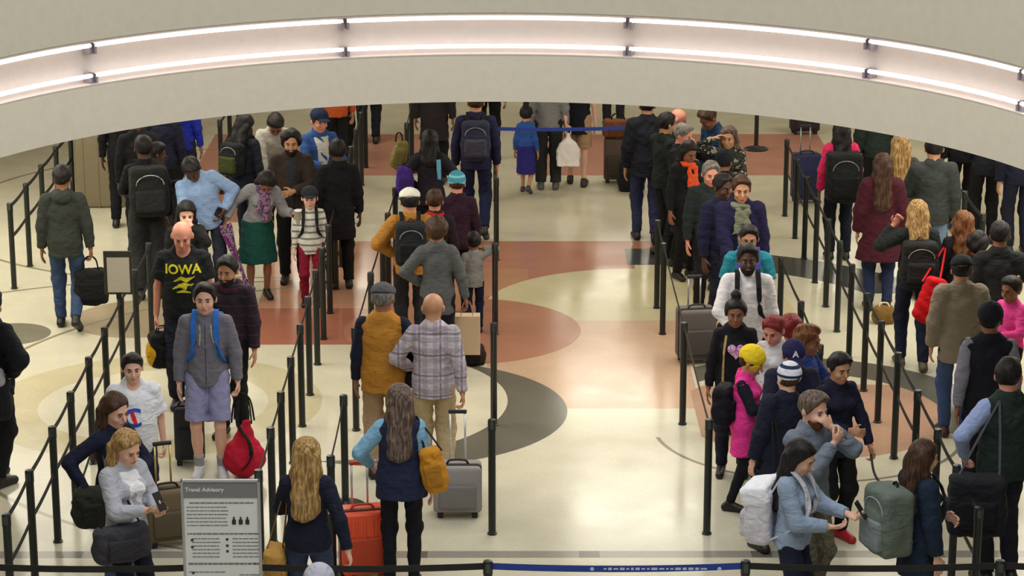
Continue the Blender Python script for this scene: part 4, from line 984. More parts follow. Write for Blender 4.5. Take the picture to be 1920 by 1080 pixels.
p11 = person('dark-haired woman in a navy cardigan with one hand on her bag', head=(220, 741), h=1.68, hd=52, sk='light', hair=('long', 'brown'), top=('cardigan', (22, 26, 48), {'hem': .86}), bot=('jeans', (70, 98, 146)), R=((.30, .02, 1.02), (1, .9, .2), .8, (-1, 0, 0)), L='belly', fem=True, pitch=14)
softbag('dark olive shoulder bag of the dark-haired woman in navy', side_pt(p11, (-.27, -.04, .74)), (.30, .16, .30), (40, 40, 34), rz=.3, handle=0, strap_to=side_pt(p11, (-.12, .02, 1.47)), hcol=(90, 88, 78))
p12 = person('blonde woman in a light grey cardigan looking at her phone', head=(244, 812), h=1.66, hd=50, sk='light', hair=('long', 'blonde'), top=('cardigan', (176, 176, 186), {'hem': .76, 'open': .07, 'slr': .01}), bot=('leggings', (24, 26, 46)), R='phone', L=((.06, -.30, 1.14), (.6, .2, -1), .9, (-.4, 0, 1)), fem=True, inner=(232, 232, 236), pitch=20)
softbag('charcoal slouchy shoulder bag under the blonde woman\'s arm', side_pt(p12, (-.19, -.16, .80)), (.40, .15, .26), (58, 56, 64), rz=.5, handle=0, strap_to=side_pt(p12, (-.13, .02, 1.46)))
def phone(label, P, hand, tiltx=-.6, col=(20, 20, 24)):
    q = mk('phone', plain('ph', col, .2), None, lambda bm: bm_box(bm, (0, 0, 0), (.072, .009, .145), .004, 2, Matrix.Rotation(tiltx, 3, 'X')))
    q.location = P['hand' + hand] + (P['M'].to_3x3() @ Vector((0, -.03, .045))); q.rotation_euler = (0, 0, P['hd']); tag(q, label, 'phone')
    mk('screen', plain('scr', (90, 110, 130), .2, 0, (120, 140, 160), .5), q, lambda bm: bm_box(bm, Matrix.Rotation(tiltx, 3, 'X') @ Vector((0, .005, 0)), (.064, .002, .132), 0, 2, Matrix.Rotation(tiltx, 3, 'X')))
phone('black phone held by the blonde woman in grey', p12, 'R')
p14 = person('woman in a grey jumper and green skirt bowing her head, arms out', head=(504, 335), h=1.60, hd=14, sk='brown', hair=('long', 'black'), top=('cardigan', (140, 140, 146), {'hem': .80, 'slr': .014}), bot=('skirt', (18, 70, 62), {'hem': .46, 'w': .24}), lean=20, side=9, pitch=48, L=((.36, -.24, 1.27), (.2, .5, -.8), .8, (0, 0, -1)), R=((.40, -.12, 1.02), (.6, .5, -.4), .6, (-1, 0, 0)), fem=True, shoes=(24, 20, 22), scarf=((140, 110, 140), 'blotch', (84, 60, 92), True))
sc = mk('scarf', cloth((112, 40, 112), 'blotch', (150, 140, 150), (70, 40, 90)), None, lambda bm: bm_tube(bm, arcpts([(-.02, 0, 1.12), (.03, -.03, .95), (.10, -.04, .74), (.19, -.03, .50), (.22, 0, .38)], 6), 0, flat=(.17, .03)))
sc.location = p14['handR'] - Vector((-.02, .0, 1.10)); tag(sc, 'purple and magenta scarf hanging beside the woman in grey', 'scarf')
p15 = person('boy in a striped white sweater, dark cap and red trousers', head=(580, 352), h=1.33, hd=4, sk='light', hair=('short', 'black'), top=('shirt', (206, 204, 196), {'pat': 'stripe', 'c2': (120, 124, 122), 'hem': .80}), bot=('jeans', (122, 16, 40)), hat=('cap', (34, 40, 48)), pitch=2)
backpack(p15, 'navy backpack on the small boy in red trousers', (30, 44, 74), size=(.3, .38, .14))
def cup(label, loc, r=.036, hh=.11, col=(230, 230, 220)):
    q = mk('paper_cup', plain('cup', col, .5), None, lambda bm: bm_lathe(bm, [(r * .75, 0), (r, hh), (r * 1.04, hh)], n=16), True); q.location = loc; tag(q, label, 'cup')
    mk('lid', plain('lid', (240, 240, 236), .4), q, lambda bm: bm_lathe(bm, [(r * 1.08, hh), (r * 1.08, hh + .008), (r * .9, hh + .014)], n=16))
cup('white paper cup held out above the boy in the striped sweater', p14['handL'] + Vector((.03, -.06, -.06)), .045, .13)
person('man in a brown jacket with curly dark hair facing the camera', head=(545, 246), h=1.76, hd=4, sk='tan', hair=('curly', 'black'), top=('jacket', (54, 44, 38), {'slr': .02}), bot=('trousers', DK), L='belly', R='down', inner=(44, 48, 54), beard='black')
person('man in a pale grey top bowing his head, under the ceiling edge', head=(517, 224), h=1.76, hd=8, sk='brown', hair=('short', 'black'), top=('shirt', (176, 172, 160), {'slr': .01}), bot=('jeans', (28, 32, 60)), lean=16, pitch=44, L='low', R='low')
p19 = person('person in a dark jacket turned away beside the pinkish floor', head=(462, 214), h=1.72, hd=150, sk='tan', hair=('bob', 'black'), top=('jacket', (30, 32, 44)), bot=('jeans', (22, 26, 48)), stride=.14, lean=6)
backpack(p19, 'black backpack with olive green trim near the back left', (24, 26, 30), (60, 66, 30), size=(.3, .4, .18))
p20 = person('man in a blue jacket and navy cap facing right', head=(600, 206), h=1.76, hd=28, sk='pink', hair=('short', 'brown'), top=('jacket', (44, 78, 136), {'open': .07}), bot=('jeans', (38, 50, 92)), hat=('cap', (22, 34, 62)), inner=(190, 190, 186), L='belly', R='belly')
person('red-haired person in orange behind the man in the navy cap', foot=(632, 330), h=1.72, hd=200, sk='pink', hair=('long', 'auburn'), top=('jacket', (190, 84, 44)), bot=('trousers', DK))
person('person in a dark suit beyond the long row of posts', foot=(692, 268), h=1.76, hd=180, sk='brown', hair=('short', 'black'), top=('blazer', (20, 22, 30)), bot=('trousers', (24, 26, 34)))
person('dark-clothed person behind the posts, left of the round bases', foot=(640, 300), h=1.78, hd=170, sk='dark', hair=('short', 'black'), top=('jacket', (20, 22, 34)), bot=('trousers', BK))
person('person in black standing close to the line of posts, upper left', head=(632, 262), h=1.70, hd=190, sk='dark', hair=('short', 'black'), top=('coat', (18, 18, 22), {'hem': .6}), bot=('trousers', BK))

# ------------------------------------------------------------------ lane of the mustard vest
p23 = person('man in a mustard vest and grey flat cap seen from behind', head=(718, 532), h=1.74, hd=178, sk='brown', hair=('short', 'grey'), top=('vest', (176, 120, 44), {'sleeves': (22, 26, 46), 'hem': .80, 't': .032}), bot=('baggy', (168, 140, 108)), hat=('flat', (84, 82, 88)), L='down', R=((.20, -.14, .98), (1, .5, -.2), .9, (-1, 0, 0)), fat=1.14, pitch=14)
softbag('small black bag hanging from the arm of the man in plaid', side_pt(p23, (-.26, -.05, .82)), (.26, .12, .22), (22, 22, 24), rz=.4, handle=.10)
p24 = person('bald man in a plaid shirt pulling a grey suitcase', head=(812, 548), h=1.72, hd=180, sk='tan', hair=('bald', 'grey'), top=('shirt', (196, 186, 192), {'pat': 'plaid', 'c2': (150, 138, 150), 'c3': (112, 100, 114), 't': .016, 'slr': .010, 'hem': .82}), bot=('baggy', (184, 162, 124)), R=((.26, .16, .84), (.5, 1, 0), 1.05, (-1, 0, 0)), L=((.20, -.16, 1.02), (1, .5, -.4), .9, (-1, 0, 0)), fat=1.14, pitch=14, face=False)
hr = p24['handR']; sw = at(858, 974, 0)
s24 = suitcase('light grey wheeled suitcase pulled by the man in plaid', (sw.x, sw.y + .12, 0), (.40, .27, .40), (150, 144, 142), rz=0, hnd=.42, hcol=(228, 228, 230), tilt=-.05)
p25 = person('dark-haired woman in a grey blazer with a paper shopping bag', head=(819, 408), h=1.66, hd=182, sk='brown', hair=('curly', 'brown'), top=('blazer', (84, 86, 88), {'hem': .74, 'slr': .008}), bot=('trousers', (20, 20, 26)), R=((.30, -.02, .84), (.7, .4, 0), 1.05, (-1, 0, 0)), L='hip', fem=True)
kb = mk('paper_bag', plain('kraft', (206, 178, 146), .8), None, lambda bm: bm_box(bm, (0, 0, .20), (.26, .14, .40), .004)); k0 = at(876, 662, .22); kb.location = (k0.x, k0.y, .22)
tag(kb, 'tan paper shopping bag hanging beside the plaid shirt', 'shopping bag')
for q in (1, -1): mk('handle', plain('twine', (150, 120, 90), .8), kb, lambda bm: bm_tube(bm, arcpts([(-.06, .05 * q, .40), (-.03, .03 * q, .52), (.03, .03 * q, .52), (.06, .05 * q, .40)]), .004, 6))
bk = softbag('small dark bag standing below the tan paper bag', at(888, 682, 0), (.22, .16, .20), (34, 26, 26), handle=.05)
person('small child in a light grey top beside the grey blazer', head=(888, 436), h=1.08, hd=185, sk='brown', hair=('short', 'black'), top=('shirt', (138, 140, 138), {'hem': .84}), bot=('jeans', (26, 34, 60)), R=((.15, -.10, 1.5), (1, 0, 0), .6, (-1, 0, 0)))
p27 = person('woman with long greying hair in a navy vest and light blue sleeves', head=(750, 720), h=1.64, hd=180, sk='light', hair=('long', 'ash'), top=('vest', (34, 40, 66), {'sleeves': (126, 172, 204), 'hem': .80, 't': .034, 'flare': .02}), bot=('leggings', (18, 20, 28)), shoes=(20, 20, 22), L=((.25, -.14, 1.02), (1, .7, -.2), 1.0, (-1, 0, 0)), R='down', fem=True, fat=1.08, pitch=14)
softbag('mustard leather handbag on the woman with long greying hair', side_pt(p27, (-.27, .10, .88)), (.17, .13, .36), (196, 134, 40), rz=0, handle=0, strap_to=side_pt(p27, (-.13, .02, 1.49)), tilt=-.22, hcol=(26, 26, 40))
so = at(680, 1084, 0)
suitcase('bright orange hard suitcase beside the woman in the navy vest', (so.x, so.y + .05, 0), (.36, .26, .52), (226, 78, 40), rz=.22, hnd=.34, hcol=(206, 206, 210), hard=True, trim=(190, 60, 30))
p28 = person('blonde woman in a black jacket and jeans seen from behind', head=(575, 820), h=1.66, hd=176, sk='light', hair=('long', 'blonde'), top=('jacket', (24, 28, 46), {'hem': .88}), bot=('jeans', (52, 62, 92)), R=((.33, .10, .84), (.6, .6, 0), .9, (-1, 0, 0)), L='belly', fem=True)
softbag('tan shoulder bag at the hip of the blonde woman in black', side_pt(p28, (.26, -.02, .56)), (.15, .26, .30), (186, 142, 72), handle=0, strap_to=side_pt(p28, (.13, .0, 1.46)), hcol=(150, 110, 60))
person('person in a pale grey knitted hat just inside the bottom edge', head=(598, 1063), h=1.62, hd=180, sk='light', hair=('short', 'grey'), top=('jacket', (60, 62, 70)), bot=('trousers', DK), hat=('beanie', (168, 168, 182)))
p29 = person('person in a white cap and mustard coat with a black backpack', head=(768, 354), h=1.70, hd=184, sk='tan', hair=('short', 'black'), top=('jacket', (168, 116, 48), {'slr': .025}), bot=('trousers', (30, 30, 34)), hat=('flat', (226, 228, 218)), L='hip')
backpack(p29, 'black backpack on the person in the white cap', (30, 32, 38), size=(.33, .46, .22))
person('brown-haired person in black with a red collar', head=(815, 356), h=1.57, hd=178, sk='tan', hair=('short', 'brown'), top=('jacket', (34, 26, 32)), bot=('trousers', BK), scarf=((168, 30, 34), None))
person('person in dark maroon with a teal patterned knit hat', head=(856, 324), h=1.58, hd=188, sk='pink', hair=('short', 'brown'), top=('jacket', (46, 24, 40)), bot=('trousers', DK), hat=('beanie', (70, 150, 176), None, (130, 200, 220)))
p30 = person('dark-haired woman in a dark grey jacket with a light blue strap', head=(806, 244), h=1.66, hd=176, sk='tan', hair=('bob', 'black'), top=('jacket', (34, 32, 42), {'slr': .02}), bot=('trousers', BK), fem=True, L='hip', R='strap')
mk('strap', cloth((110, 176, 214)), p30['o'], lambda bm: bm_tube(bm, [p30['u'](p30['T'](q)) for q in ((-.12, .155, 1.42), (-.125, .165, 1.30), (-.13, .160, 1.18))], 0, flat=(.05, .01)))
softbag('purple bag hanging beside the woman with dark hair, upper middle', side_pt(p30, (.30, .02, .92)), (.18, .16, .38), (72, 48, 138), handle=0, strap_to=side_pt(p30, (.16, .02, 1.45)))
softbag('olive green bag carried near the free-standing posts', side_pt(p30, (.38, -.1, 1.25)), (.16, .10, .34), (126, 118, 66), handle=.08, tilt=.3)
p31 = person('tall man in navy walking away along the aisle posts', foot=(893, 447), h=1.82, hd=180, sk='tan', hair=('short', 'brown'), top=('jacket', (30, 32, 62), {'slr': .015}), bot=('jeans', (24, 30, 62)), stride=.14)
backpack(p31, 'grey and navy backpack on the tall man in navy', (44, 46, 66), (62, 62, 78), size=(.33, .46, .20))
person('person in dark brown under the ceiling edge, left of the tall man', foot=(815, 345), h=1.78, hd=176, sk='brown', hair=('short', 'brown'), top=('coat', (40, 34, 38), {'hem': .6}), bot=('trousers', BK))
person('person in dark teal beyond the tall man in navy', foot=(915, 298), h=1.74, hd=180, sk='tan', hair=('short', 'black'), top=('jacket', (24, 40, 62)), bot=('trousers', BK))

# ------------------------------------------------------------------ centre back
p34 = person('girl in a blue and green layered dress at the back of the aisle', foot=(986, 362), h=1.16, hd=165, sk='tan', hair=('bun', 'black'), top=('shirt', (48, 84, 160), {'pat': 'bands', 'c2': (40, 120, 92), 'c3': (40, 120, 92), 'hem': .72}), bot=('skirt', (44, 40, 120), {'hem': .42, 'w': .20}), stride=.15, fem=True, shoes=(60, 58, 70))
person('adult in a grey top and black trousers beside the girl', foot=(1028, 354), h=1.70, hd=180, sk='tan', hair=('short', 'brown'), top=('shirt', (126, 126, 128)), bot=('baggy', (44, 44, 46)), shoes=(90, 90, 88))
p36 = person('person in black and khaki shorts behind the white plastic bag', foot=(1082, 346), h=1.70, hd=175, sk='light', hair=('short', 'brown'), top=('tee', (24, 26, 34), {'hem': .72}), bot=('shorts', (170, 140, 110)), shoes=(40, 38, 34), L=((.14, .36, .93), (.5, 1, 0), 1.05, (-1, 0, 0)), stride=.1)
c = at(1064, 296, .50); wb = Field().ell((0, 0, .17), (.155, .09, .19)).box((0, 0, .10), (.12, .05, .09), .03, None, .03).cone((0, 0, .30), (0, 0, .43), .055, .022, .05).cut((0, 0, .005), (0, 0, -1))
wbo = link('plastic_bag', wb.mesh(.009, 'pb', .004), plain('white_plastic', (238, 232, 232), .4)); wbo.location = p36['handL'] - Vector((-.01, .05, .53))
tag(wbo, 'white plastic bag hanging in front of the blue belt', 'bag'); mk('handle', plain('white_plastic', (238, 232, 232), .4), wbo, lambda bm: bm_tube(bm, arcpts([(-.03, 0, .42), (-.035, .03, .50), (0, .05, .53), (.03, .03, .50), (.03, 0, .42)]), .006, 6))
person('figure in black beyond the blue belt, right of the plastic bag', foot=(1150, 236), h=1.76, hd=180, sk='brown', hair=('short', 'black'), top=('jacket', BK), bot=('trousers', (30, 30, 36)))
person('figure in dark shorts beyond the blue belt, above the plastic bag', foot=(1082, 262), h=1.74, hd=178, sk='dark', hair=('short', 'black'), top=('jacket', (18, 18, 24)), bot=('trousers', (18, 20, 26)))
sl = at(1158, 345, 0)
suitcase('dark brown suitcase standing at the back of the aisle', (sl.x, sl.y + .12, 0), (.36, .24, .56), (84, 68, 58), rz=-.05, hnd=0)
softbag('rust brown duffel resting on top of the brown suitcase', (sl.x, sl.y + .12, .622), (.38, .24, .24), (112, 66, 38), handle=.08, name='duffel_bag')
bl = at(1184, 360, 0); softbag('black bag slumped on the floor beside the brown suitcase', (bl.x, bl.y + .1, 0), (.34, .26, .42), (24, 24, 28), handle=.06, tilt=.0, name='holdall')

# ------------------------------------------------------------------ queue right of the aisle
person('man in a long dark coat and jeans, back turned, head of the queue', foot=(1210, 450), h=1.80, hd=182, sk='tan', hair=('short', 'black'), top=('coat', (24, 26, 36), {'hem': .78, 'slr': .02}), bot=('jeans', (46, 52, 84)), shoes=(22, 22, 26), stride=.06)
person('man in a dark green jacket beside the dark coat', head=(1252, 212), h=1.72, hd=120, sk='tan', hair=('short', 'black'), top=('jacket', (24, 34, 32), {'slr': .02}), bot=('trousers', (26, 28, 34)), L='phone')
person('grey-haired man raising a hand to his face, facing right', head=(1287, 234), h=1.68, hd=62, sk='pink', hair=('short', 'grey'), top=('jacket', (26, 28, 34)), bot=('trousers', BK), L='chin', R='belly', pitch=16)
person('man in a dark blue jacket leaning over, under the ceiling edge', head=(1318, 206), h=1.76, hd=-60, sk='brown', hair=('short', 'brown'), top=('jacket', (30, 58, 88), {'slr': .02}), bot=('trousers', DK), lean=16, pitch=26)
person('pink-faced man under the ceiling edge above the grey-haired man', head=(1280, 205), h=1.63, hd=80, sk='pink', hair=('bald', 'grey'), top=('jacket', (24, 26, 34)), bot=('trousers', BK), pitch=22)
p43 = person('person in black with a bright orange scarf', head=(1297, 268), h=1.60, hd=30, sk='brown', hair=('bob', 'black'), top=('coat', (24, 26, 30), {'hem': .6}), bot=('trousers', BK), scarf=((240, 92, 50), None, None, True), fem=True, pitch=24)
p44 = person('woman resting one hand on her head, patterned scarf', head=(1366, 238), h=1.66, hd=-18, sk='tan', hair=('curlylong', 'ash'), top=('jacket', (60, 58, 50), {'pat': 'blotch', 'c2': (24, 30, 28), 'c3': (150, 148, 132)}), bot=('trousers', DK), R=((.16, -.12, 1.60), (1, -.2, -.3), .6, (-1, 0, 0)), L='phone', fem=True)
cup('small white cup held by the woman with her hand on her head', p44['handL'] + Vector((0, -.04, -.03)))
person('person in a black knit hat in front of the patterned jacket', head=(1360, 283), h=1.60, hd=150, sk='brown', hair=('short', 'black'), top=('jacket', (22, 26, 34)), bot=('trousers', BK), hat=('beanie', (20, 26, 36)))
person('smiling grey-haired man in a dark green jacket', head=(1334, 304), h=1.72, hd=8, sk='pink', hair=('short', 'grey'), top=('jacket', (34, 42, 42), {'slr': .02}), bot=('trousers', DK), collar=(60, 62, 50))
person('dark-skinned man in a navy coat looking right', head=(1358, 328), h=1.72, hd=36, sk='dark', hair=('short', 'black'), top=('jacket', (26, 28, 56), {'slr': .02, 'hem': .78}), bot=('trousers', (26, 28, 44)), L='down')
person('smiling man in a navy blazer and grey-green scarf', head=(1391, 331), h=1.80, hd=2, sk='tan', hair=('short', 'brown'), top=('blazer', (26, 24, 58), {'slr': .02, 't': .026}), bot=('trousers', (28, 30, 44)), scarf=((112, 116, 98), None, None, True), inner=(120, 130, 124), fat=1.06, R='low')
p48 = person('young man in a teal t-shirt and glasses', head=(1405, 424), h=1.66, hd=-4, sk='tan', hair=('short', 'black'), top=('tee', (36, 128, 146), {'slr': .02, 'sl': .40}), bot=('trousers', DK), glasses=True)
backpack(p48, 'purple and blue backpack of the young man in teal', (60, 66, 150), strap=(78, 76, 164))
p49 = person('man in a white long-sleeved top with black rucksack straps', head=(1403, 459), h=1.78, hd=-2, sk='dark', hair=('short', 'black'), top=('shirt', (222, 218, 222), {'slr': .014, 't': .018}), bot=('trousers', (30, 32, 44)), R=((.10, -.22, .98), (1, .2, .1), .8, (-1, 0, 0)), L='down', fat=1.12, beard='black', pitch=2)
backpack(p49, 'black backpack worn by the man in the white top', (26, 26, 28), size=(.30, .42, .16))
su = at(1305, 684, 0)
suitcase('dark grey-brown suitcase behind the aisle post on the right', (su.x, su.y + .12, 0), (.38, .26, .52), (98, 92, 88), rz=.15, hnd=.30, trim=(40, 38, 36))
tb = at(1262, 470, 0)
suitcase('black carry-on with lime green trim beside the queue', (tb.x + .12, tb.y, 0), (.34, .24, .50), (28, 30, 34), rz=.2, hnd=.42, hcol=(150, 156, 160), trim=(150, 170, 50))
p51 = person('girl in a black hooded top with a pale pink heart', head=(1380, 562), h=1.60, hd=-4, sk='brown', hair=('bun', 'black'), top=('hoodie', (20, 19, 26), {'hem': .74}), bot=('jeans', (28, 28, 46)), R='down', L='down', fem=True, pitch=4)
def heart(bm):
    pts = [(16 * math.sin(t) ** 3, 13 * math.cos(t) - 5 * math.cos(2 * t) - 2 * math.cos(3 * t) - math.cos(4 * t)) for t in np.linspace(0, 2 * math.pi, 25)[:-1]]
    c0 = bm.verts.new((0, .004, 0)); inn = [bm.verts.new((x * .0025, y * .0025, 0)) for x, y in pts]; out = [bm.verts.new((x * .0048, y * .0048, 0)) for x, y in pts]; n = len(pts)
    for i in range(n): bm.faces.new((c0, inn[i], inn[(i + 1) % n])); bm.faces.new((inn[i], out[i], out[(i + 1) % n], inn[(i + 1) % n]))
emblem(p51, heart, .01, 1.27, (220, 170, 206), 'printed_heart', cloth((226, 186, 214), 'blotch', (200, 120, 190), (236, 214, 230)))
mk('lanyard', cloth((176, 150, 92)), p51['o'], lambda bm: bm_tube(bm, [p51['u'](p51['T'](q)) for q in ((-.085, -.135, 1.42), (-.105, -.165, 1.25), (-.11, -.16, 1.0), (-.11, -.185, .80))], 0, flat=(.022, .006)))
person('woman in a pale jacket with reddish face looking down', head=(1447, 596), h=1.52, hd=-30, sk='pink', hair=('short', 'red'), top=('jacket', (206, 204, 208)), bot=('trousers', DK), pitch=20, fem=True)
p53 = person('person with red braided hair in a white jacket', head=(1484, 592), h=1.41, hd=170, sk='tan', hair=('curly', 'red'), top=('jacket', (214, 210, 216), {'slr': .01}), bot=('trousers', DK), fem=True)
p54 = person('person with brown curly hair in a royal blue and navy jacket', head=(1520, 612), h=1.53, hd=60, sk='brown', hair=('curly', 'auburn'), top=('jacket', (40, 62, 130), {'pat': 'bands', 'c2': (26, 40, 90), 'c3': (20, 24, 40)}), bot=('trousers', BK), L=((.16, -.30, 1.30), (.5, .3, -.8), .9, (-1, 0, 0)))
p55 = person('girl in a yellow knit hat and bright pink padded vest', head=(1420, 655), h=1.42, hd=72, sk='tan', hair=('short', 'brown'), top=('vest', (236, 60, 150), {'sleeves': (30, 26, 40), 'hem': .62, 't': .045}), bot=('leggings', (22, 24, 30)), hat=('beanie', (240, 206, 40)), fem=True, pitch=22, stride=.1, R='phone')
softbag('black shoulder bag on the girl in the pink vest', side_pt(p55, (-.10, .20, .95)), (.26, .16, .34), (26, 22, 30), rz=1.2, handle=0, strap_to=side_pt(p55, (-.1, .02, 1.45)))
p56 = person('man in a navy cap with a white letter A, eyes lowered', head=(1490, 645), h=1.60, hd=2, sk='pink', hair=('short', 'brown'), top=('jacket', (30, 32, 52), {'slr': .02, 'hem': .6}), bot=('trousers', (24, 26, 44)), hat=('cap', (34, 30, 72)), L='phone', R='phone', pitch=20)
def cap_letter(P, ch, size, col):
    cu = bpy.data.curves.new('t', 'FONT'); cu.body = ch; cu.size = size; cu.align_x = 'CENTER'; cu.offset = .0025; cu.extrude = .002
    to = bpy.data.objects.new('t', cu); COL.objects.link(to); dg = bpy.context.evaluated_depsgraph_get(); me = bpy.data.meshes.new_from_object(to.evaluated_get(dg)); bpy.data.objects.remove(to, do_unlink=True)
    c0 = Vector(P['H']((0, -.099, .068))); ax = (Vector(P['H']((0, -1, .30))) - Vector(P['H']((0, 0, 0)))).normalized(); up = (Vector(P['H']((0, .30, 1))) - Vector(P['H']((0, 0, 0)))).normalized(); rt = up.cross(ax)
    if rt.x < 0: rt = -rt
    for v in me.vertices: v.co = c0 + rt * v.co.x + up * v.co.y + ax * v.co.z
    link('cap_letter', me, cloth(col), P['hat'], False)
cap_letter(p56, 'A', .072, (236, 236, 244))
bd2 = link('bundle', Field().ell((0, 0, 0), (.10, .08, .10)).ell((.07, 0, -.06), (.09, .07, .07), None, .05).mesh(.01, 'bd', .006), cloth((196, 206, 216), 'blotch', (120, 140, 170), (226, 226, 232))); bd2.location = p56['handL'] + Vector((-.02, -.06, .03)); tag(bd2, 'white and blue cloth bundle held by the man in the cap', 'bundle')
p57 = person('person in a white and navy knit hat and long navy coat', foot=(1452, 1034), h=1.56, hd=205, side=-9, stride=.06, sk='light', hair=('short', 'brown'), top=('coat', (26, 30, 48), {'slr': .025, 'hem': .74}), bot=('trousers', (20, 22, 32)), hat=('beanie', (222, 224, 234), None, (40, 50, 84)), shoes=(26, 26, 32))
softbag('yellow pouch hanging between the navy coats', at(1458, 925, .62), (.10, .06, .20), (212, 160, 36), handle=0, pocket=False, strap_to=side_pt(p57, (.16, .02, 1.42)))
p58 = person('bearded man in a grey jacket with hands clasped at his chin', head=(1530, 736), h=1.76, hd=42, sk='light', hair=('short', 'ash'), top=('jacket', (112, 120, 134), {'slr': .02, 'hem': .84}), bot=('trousers', (120, 112, 92), {'pat': 'blotch', 'c2': (90, 88, 76)}), L='chin', R=((.02, -.24, 1.40), (.8, 0, -.9), .9, (0, 1, 0)), beard='auburn')
p59 = person('dark-haired woman in a navy hooded top and red shoes', head=(1577, 664), h=1.60, hd=26, sk='tan', hair=('short', 'black'), top=('hoodie', (26, 26, 48), {'hood': 1, 'hem': .80}), bot=('trousers', (18, 18, 22)), shoes=(176, 24, 36), L=((.22, -.22, .92), (.8, .4, -.2), 1.05, (-1, 0, 0)), R='belly', fem=True)
p60 = person('woman in a light denim jacket looking at her phone', head=(1516, 830), h=1.63, hd=66, sk='light', hair=('long', 'black'), top=('jacket', (140, 156, 180), {'hem': .90, 'slr': .012}), bot=('jeans', (26, 30, 52)), L=((.10, -.40, 1.16), (.6, .2, -1), .9, (-.4, 0, 1)), R=((.06, -.30, 1.10), (.6, .2, -1), .9, (-.4, 0, 1)), fem=True, pitch=24)
backpack(p60, 'white drawstring-style backpack on the woman in denim', (206, 202, 212), (196, 192, 206), size=(.36, .46, .20), z=1.12, strap=(206, 204, 214), trim=(130, 130, 150), flap=(232, 232, 240))
phone('phone held up by the woman in the denim jacket', p60, 'L')
p61 = person('long-haired woman in a dark teal coat beside the grey-green backpack', head=(1738, 826), h=1.62, hd=112, sk='light', hair=('long', 'brown'), top=('coat', (24, 38, 56), {'hem': .66, 'slr': .02}), bot=('leggings', (20, 22, 34)), L='belly', fem=True)
b61 = backpack(p61, 'grey-green rucksack on the long-haired woman in teal', (96, 106, 98), (120, 130, 134), size=(.38, .54, .26), strap=(34, 36, 40), trim=(170, 176, 200), z=1.14)
ls = mk('leash', cloth((20, 18, 18)), None, lambda bm: bm_tube(bm, arcpts([tuple(p59['handL']), tuple((p59['handL'] + side_pt(p61, (0, .36, 1.36))) / 2 - Vector((0, 0, .01))), tuple(side_pt(p61, (0, .30, 1.38)))]), .010, 8))
tag(ls, 'thin black strap stretched from the woman in navy to the rucksack', 'strap')

# ------------------------------------------------------------------ far right queue
p62 = person('person in a bright pink jacket wearing a black rucksack', head=(1578, 226), h=1.66, hd=182, sk='brown', hair=('long', 'black'), top=('jacket', (214, 44, 96), {'slr': .02}), bot=('trousers', (26, 30, 44)), fem=True)
backpack(p62, 'large black rucksack on the person in the pink jacket', (26, 28, 30), size=(.44, .62, .26), z=1.10)
person('person in a long burgundy coat seen from behind', head=(1656, 288), h=1.74, hd=176, sk='tan', hair=('long', 'brown'), top=('coat', (66, 20, 34), {'hem': .58, 'slr': .04, 'flare': .06}), bot=('jeans', (36, 46, 76)), fat=1.18, fem=True)
person('fair-haired woman in an olive grey jacket under the ceiling edge', head=(1688, 252), h=1.70, hd=184, sk='light', hair=('long', 'blonde'), top=('jacket', (58, 58, 48), {'slr': .03}), bot=('trousers', DK), fem=True)
person('man in a grey jacket and pale blue jeans seen from behind', head=(1752, 255), h=1.84, hd=178, sk='tan', hair=('short', 'black'), top=('jacket', (54, 58, 58), {'slr': .035, 'hem': .82}), bot=('jeans', (112, 134, 166)), fat=1.1, L='belly')
p66 = person('short-haired blonde woman in dark clothes with hand on shoulder', foot=(1708, 690), h=1.73, hd=180, sk='pink', hair=('bob', 'blonde'), top=('jacket', (34, 38, 40), {'slr': .02}), bot=('jeans', (26, 32, 52)), L=((.22, -.10, 1.47), (.5, .1, -1.6), .9, (0, 1, 0)), R='down', fem=True, stride=.1, shoes=(80, 70, 54))
backpack(p66, 'black backpack with pale piping on the blonde woman', (26, 26, 26), (34, 34, 34), size=(.36, .46, .20), trim=(150, 150, 140), z=1.16)
softbag('small brown bag with a cream edge standing by the rope line', at(1656, 606, 0), (.22, .12, .20), (122, 92, 44), handle=.03, hcol=(214, 200, 180), pocket=False)
p67 = person('curly auburn-haired woman in a dark jacket with a red bag', head=(1808, 396), h=1.61, hd=176, sk='light', hair=('curlylong', 'auburn'), top=('jacket', (38, 34, 36), {'slr': .02}), bot=('jeans', (30, 44, 66)), fem=True, L='carry')
softbag('bright red bag hanging beside the beige jacket', at_y(1742, 604, 22.75), (.22, .14, .46), (190, 12, 24), rz=0, handle=0, strap_to=side_pt(p67, (.18, 0, 1.38)), hcol=(180, 12, 24), tilt=.35, pocket=False)
mk('strap', cloth((60, 160, 190)), p67['o'], lambda bm: bm_tube(bm, [p67['u'](p67['T'](q)) for q in ((-.02, .15, 1.30), (.05, .165, 1.15), (.11, .16, 1.0))], 0, flat=(.06, .012)))
person('black-haired child between the curly hair and the dark jacket', head=(1833, 436), h=1.47, hd=180, sk='brown', hair=('curly', 'black'), top=('jacket', (30, 30, 34)), bot=('trousers', BK))
person('man in a very dark jacket with his elbow bent, right side', head=(1876, 416), h=1.72, hd=174, sk='brown', hair=('short', 'black'), top=('jacket', (32, 34, 36), {'slr': .03, 'sl': .5}), bot=('trousers', BK), fat=1.12, R=((.14, -.12, 1.16), (1, .6, -.2), .7, (-1, 0, 0)))
person('man in a beige-grey jacket, dark cap and jeans, back turned', foot=(1788, 815), h=1.70, hd=180, sk='tan', hair=('short', 'black'), top=('jacket', (132, 122, 106), {'slr': .03, 'hem': .74, 't': .03}), bot=('jeans', (60, 80, 120)), hat=('cap', (20, 24, 30)), fat=1.12, shoes=(60, 36, 34))
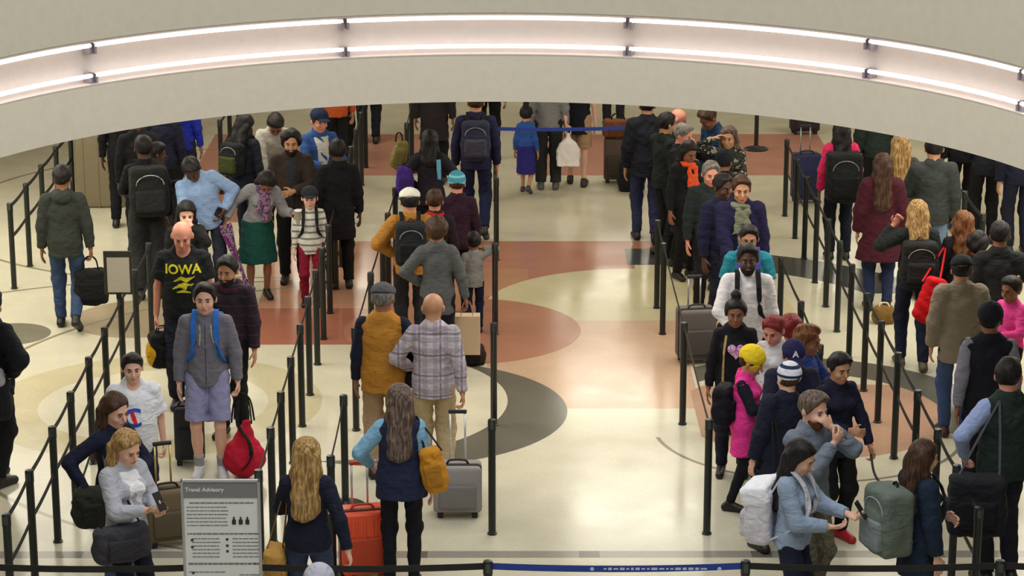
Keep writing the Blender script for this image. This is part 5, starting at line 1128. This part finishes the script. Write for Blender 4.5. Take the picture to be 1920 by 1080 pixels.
p71 = person('man in a black vest with light grey sleeves, back turned', head=(1858, 570), h=1.76, hd=172, sk='brown', hair=('short', 'black'), top=('vest', (22, 22, 32), {'sleeves': (128, 126, 138), 'hem': .74, 't': .035}), bot=('trousers', (22, 22, 28)), hat=('beanie', (26, 26, 34)), fat=1.16, L='downb')
p72 = person('man in a dark green vest over a light blue shirt', head=(1893, 672), h=1.82, hd=196, sk='pink', hair=('short', 'black'), top=('vest', (36, 48, 44), {'sleeves': (150, 164, 206), 'hem': .84, 't': .032}), bot=('trousers', (30, 32, 44)), fat=1.14, yaw=-30, L=((.28, -.08, 1.0), (1, .5, 0), .8, (-1, 0, 0)), R='akimbo')
softbag('large black shoulder bag behind the man in the green vest', at(1828, 1000, .62), (.42, .24, .46), (28, 28, 34), rz=-.1, handle=0, strap_to=side_pt(p72, (.10, .08, 1.46)), hcol=(70, 70, 80), name='shoulder_bag')
person('person in a pink top looking left, at the right edge', head=(1895, 520), h=1.42, hd=-50, sk='brown', hair=('short', 'black'), top=('jacket', (226, 70, 150)), bot=('trousers', DK), L='belly')
person('figure in a black jacket under the ceiling edge, near the right', foot=(1842, 455), h=1.76, hd=180, sk='tan', hair=('short', 'brown'), top=('jacket', (24, 26, 36), {'slr': .03}), bot=('trousers', BK), L='hip')
person('figure in navy at the right edge below the ceiling curve', foot=(1905, 475), h=1.76, hd=186, sk='tan', hair=('short', 'black'), top=('jacket', (26, 26, 48), {'slr': .03}), bot=('trousers', (24, 26, 44)))
person('figure in black beside the pale jeans, under the ceiling edge', foot=(1800, 430), h=1.80, hd=182, sk='brown', hair=('short', 'black'), top=('jacket', (20, 22, 26), {'slr': .03}), bot=('trousers', BK))
person('figure in dark green between the pink jacket and the fair hair', foot=(1640, 420), h=1.78, hd=180, sk='tan', hair=('short', 'black'), top=('jacket', (32, 42, 40), {'slr': .03}), bot=('trousers', BK))
ns = at(1512, 384, 0)
suitcase('large navy suitcase behind the long rope line on the right', (ns.x, ns.y + .15, 0), (.36, .26, .60), (34, 40, 84), rz=.1, hnd=.34)
ns = at(1508, 250, 0)
suitcase('dark maroon case under the ceiling edge, beyond the navy suitcase', (ns.x, ns.y, 0), (.42, .26, .40), (48, 34, 42), rz=.1, hnd=0)
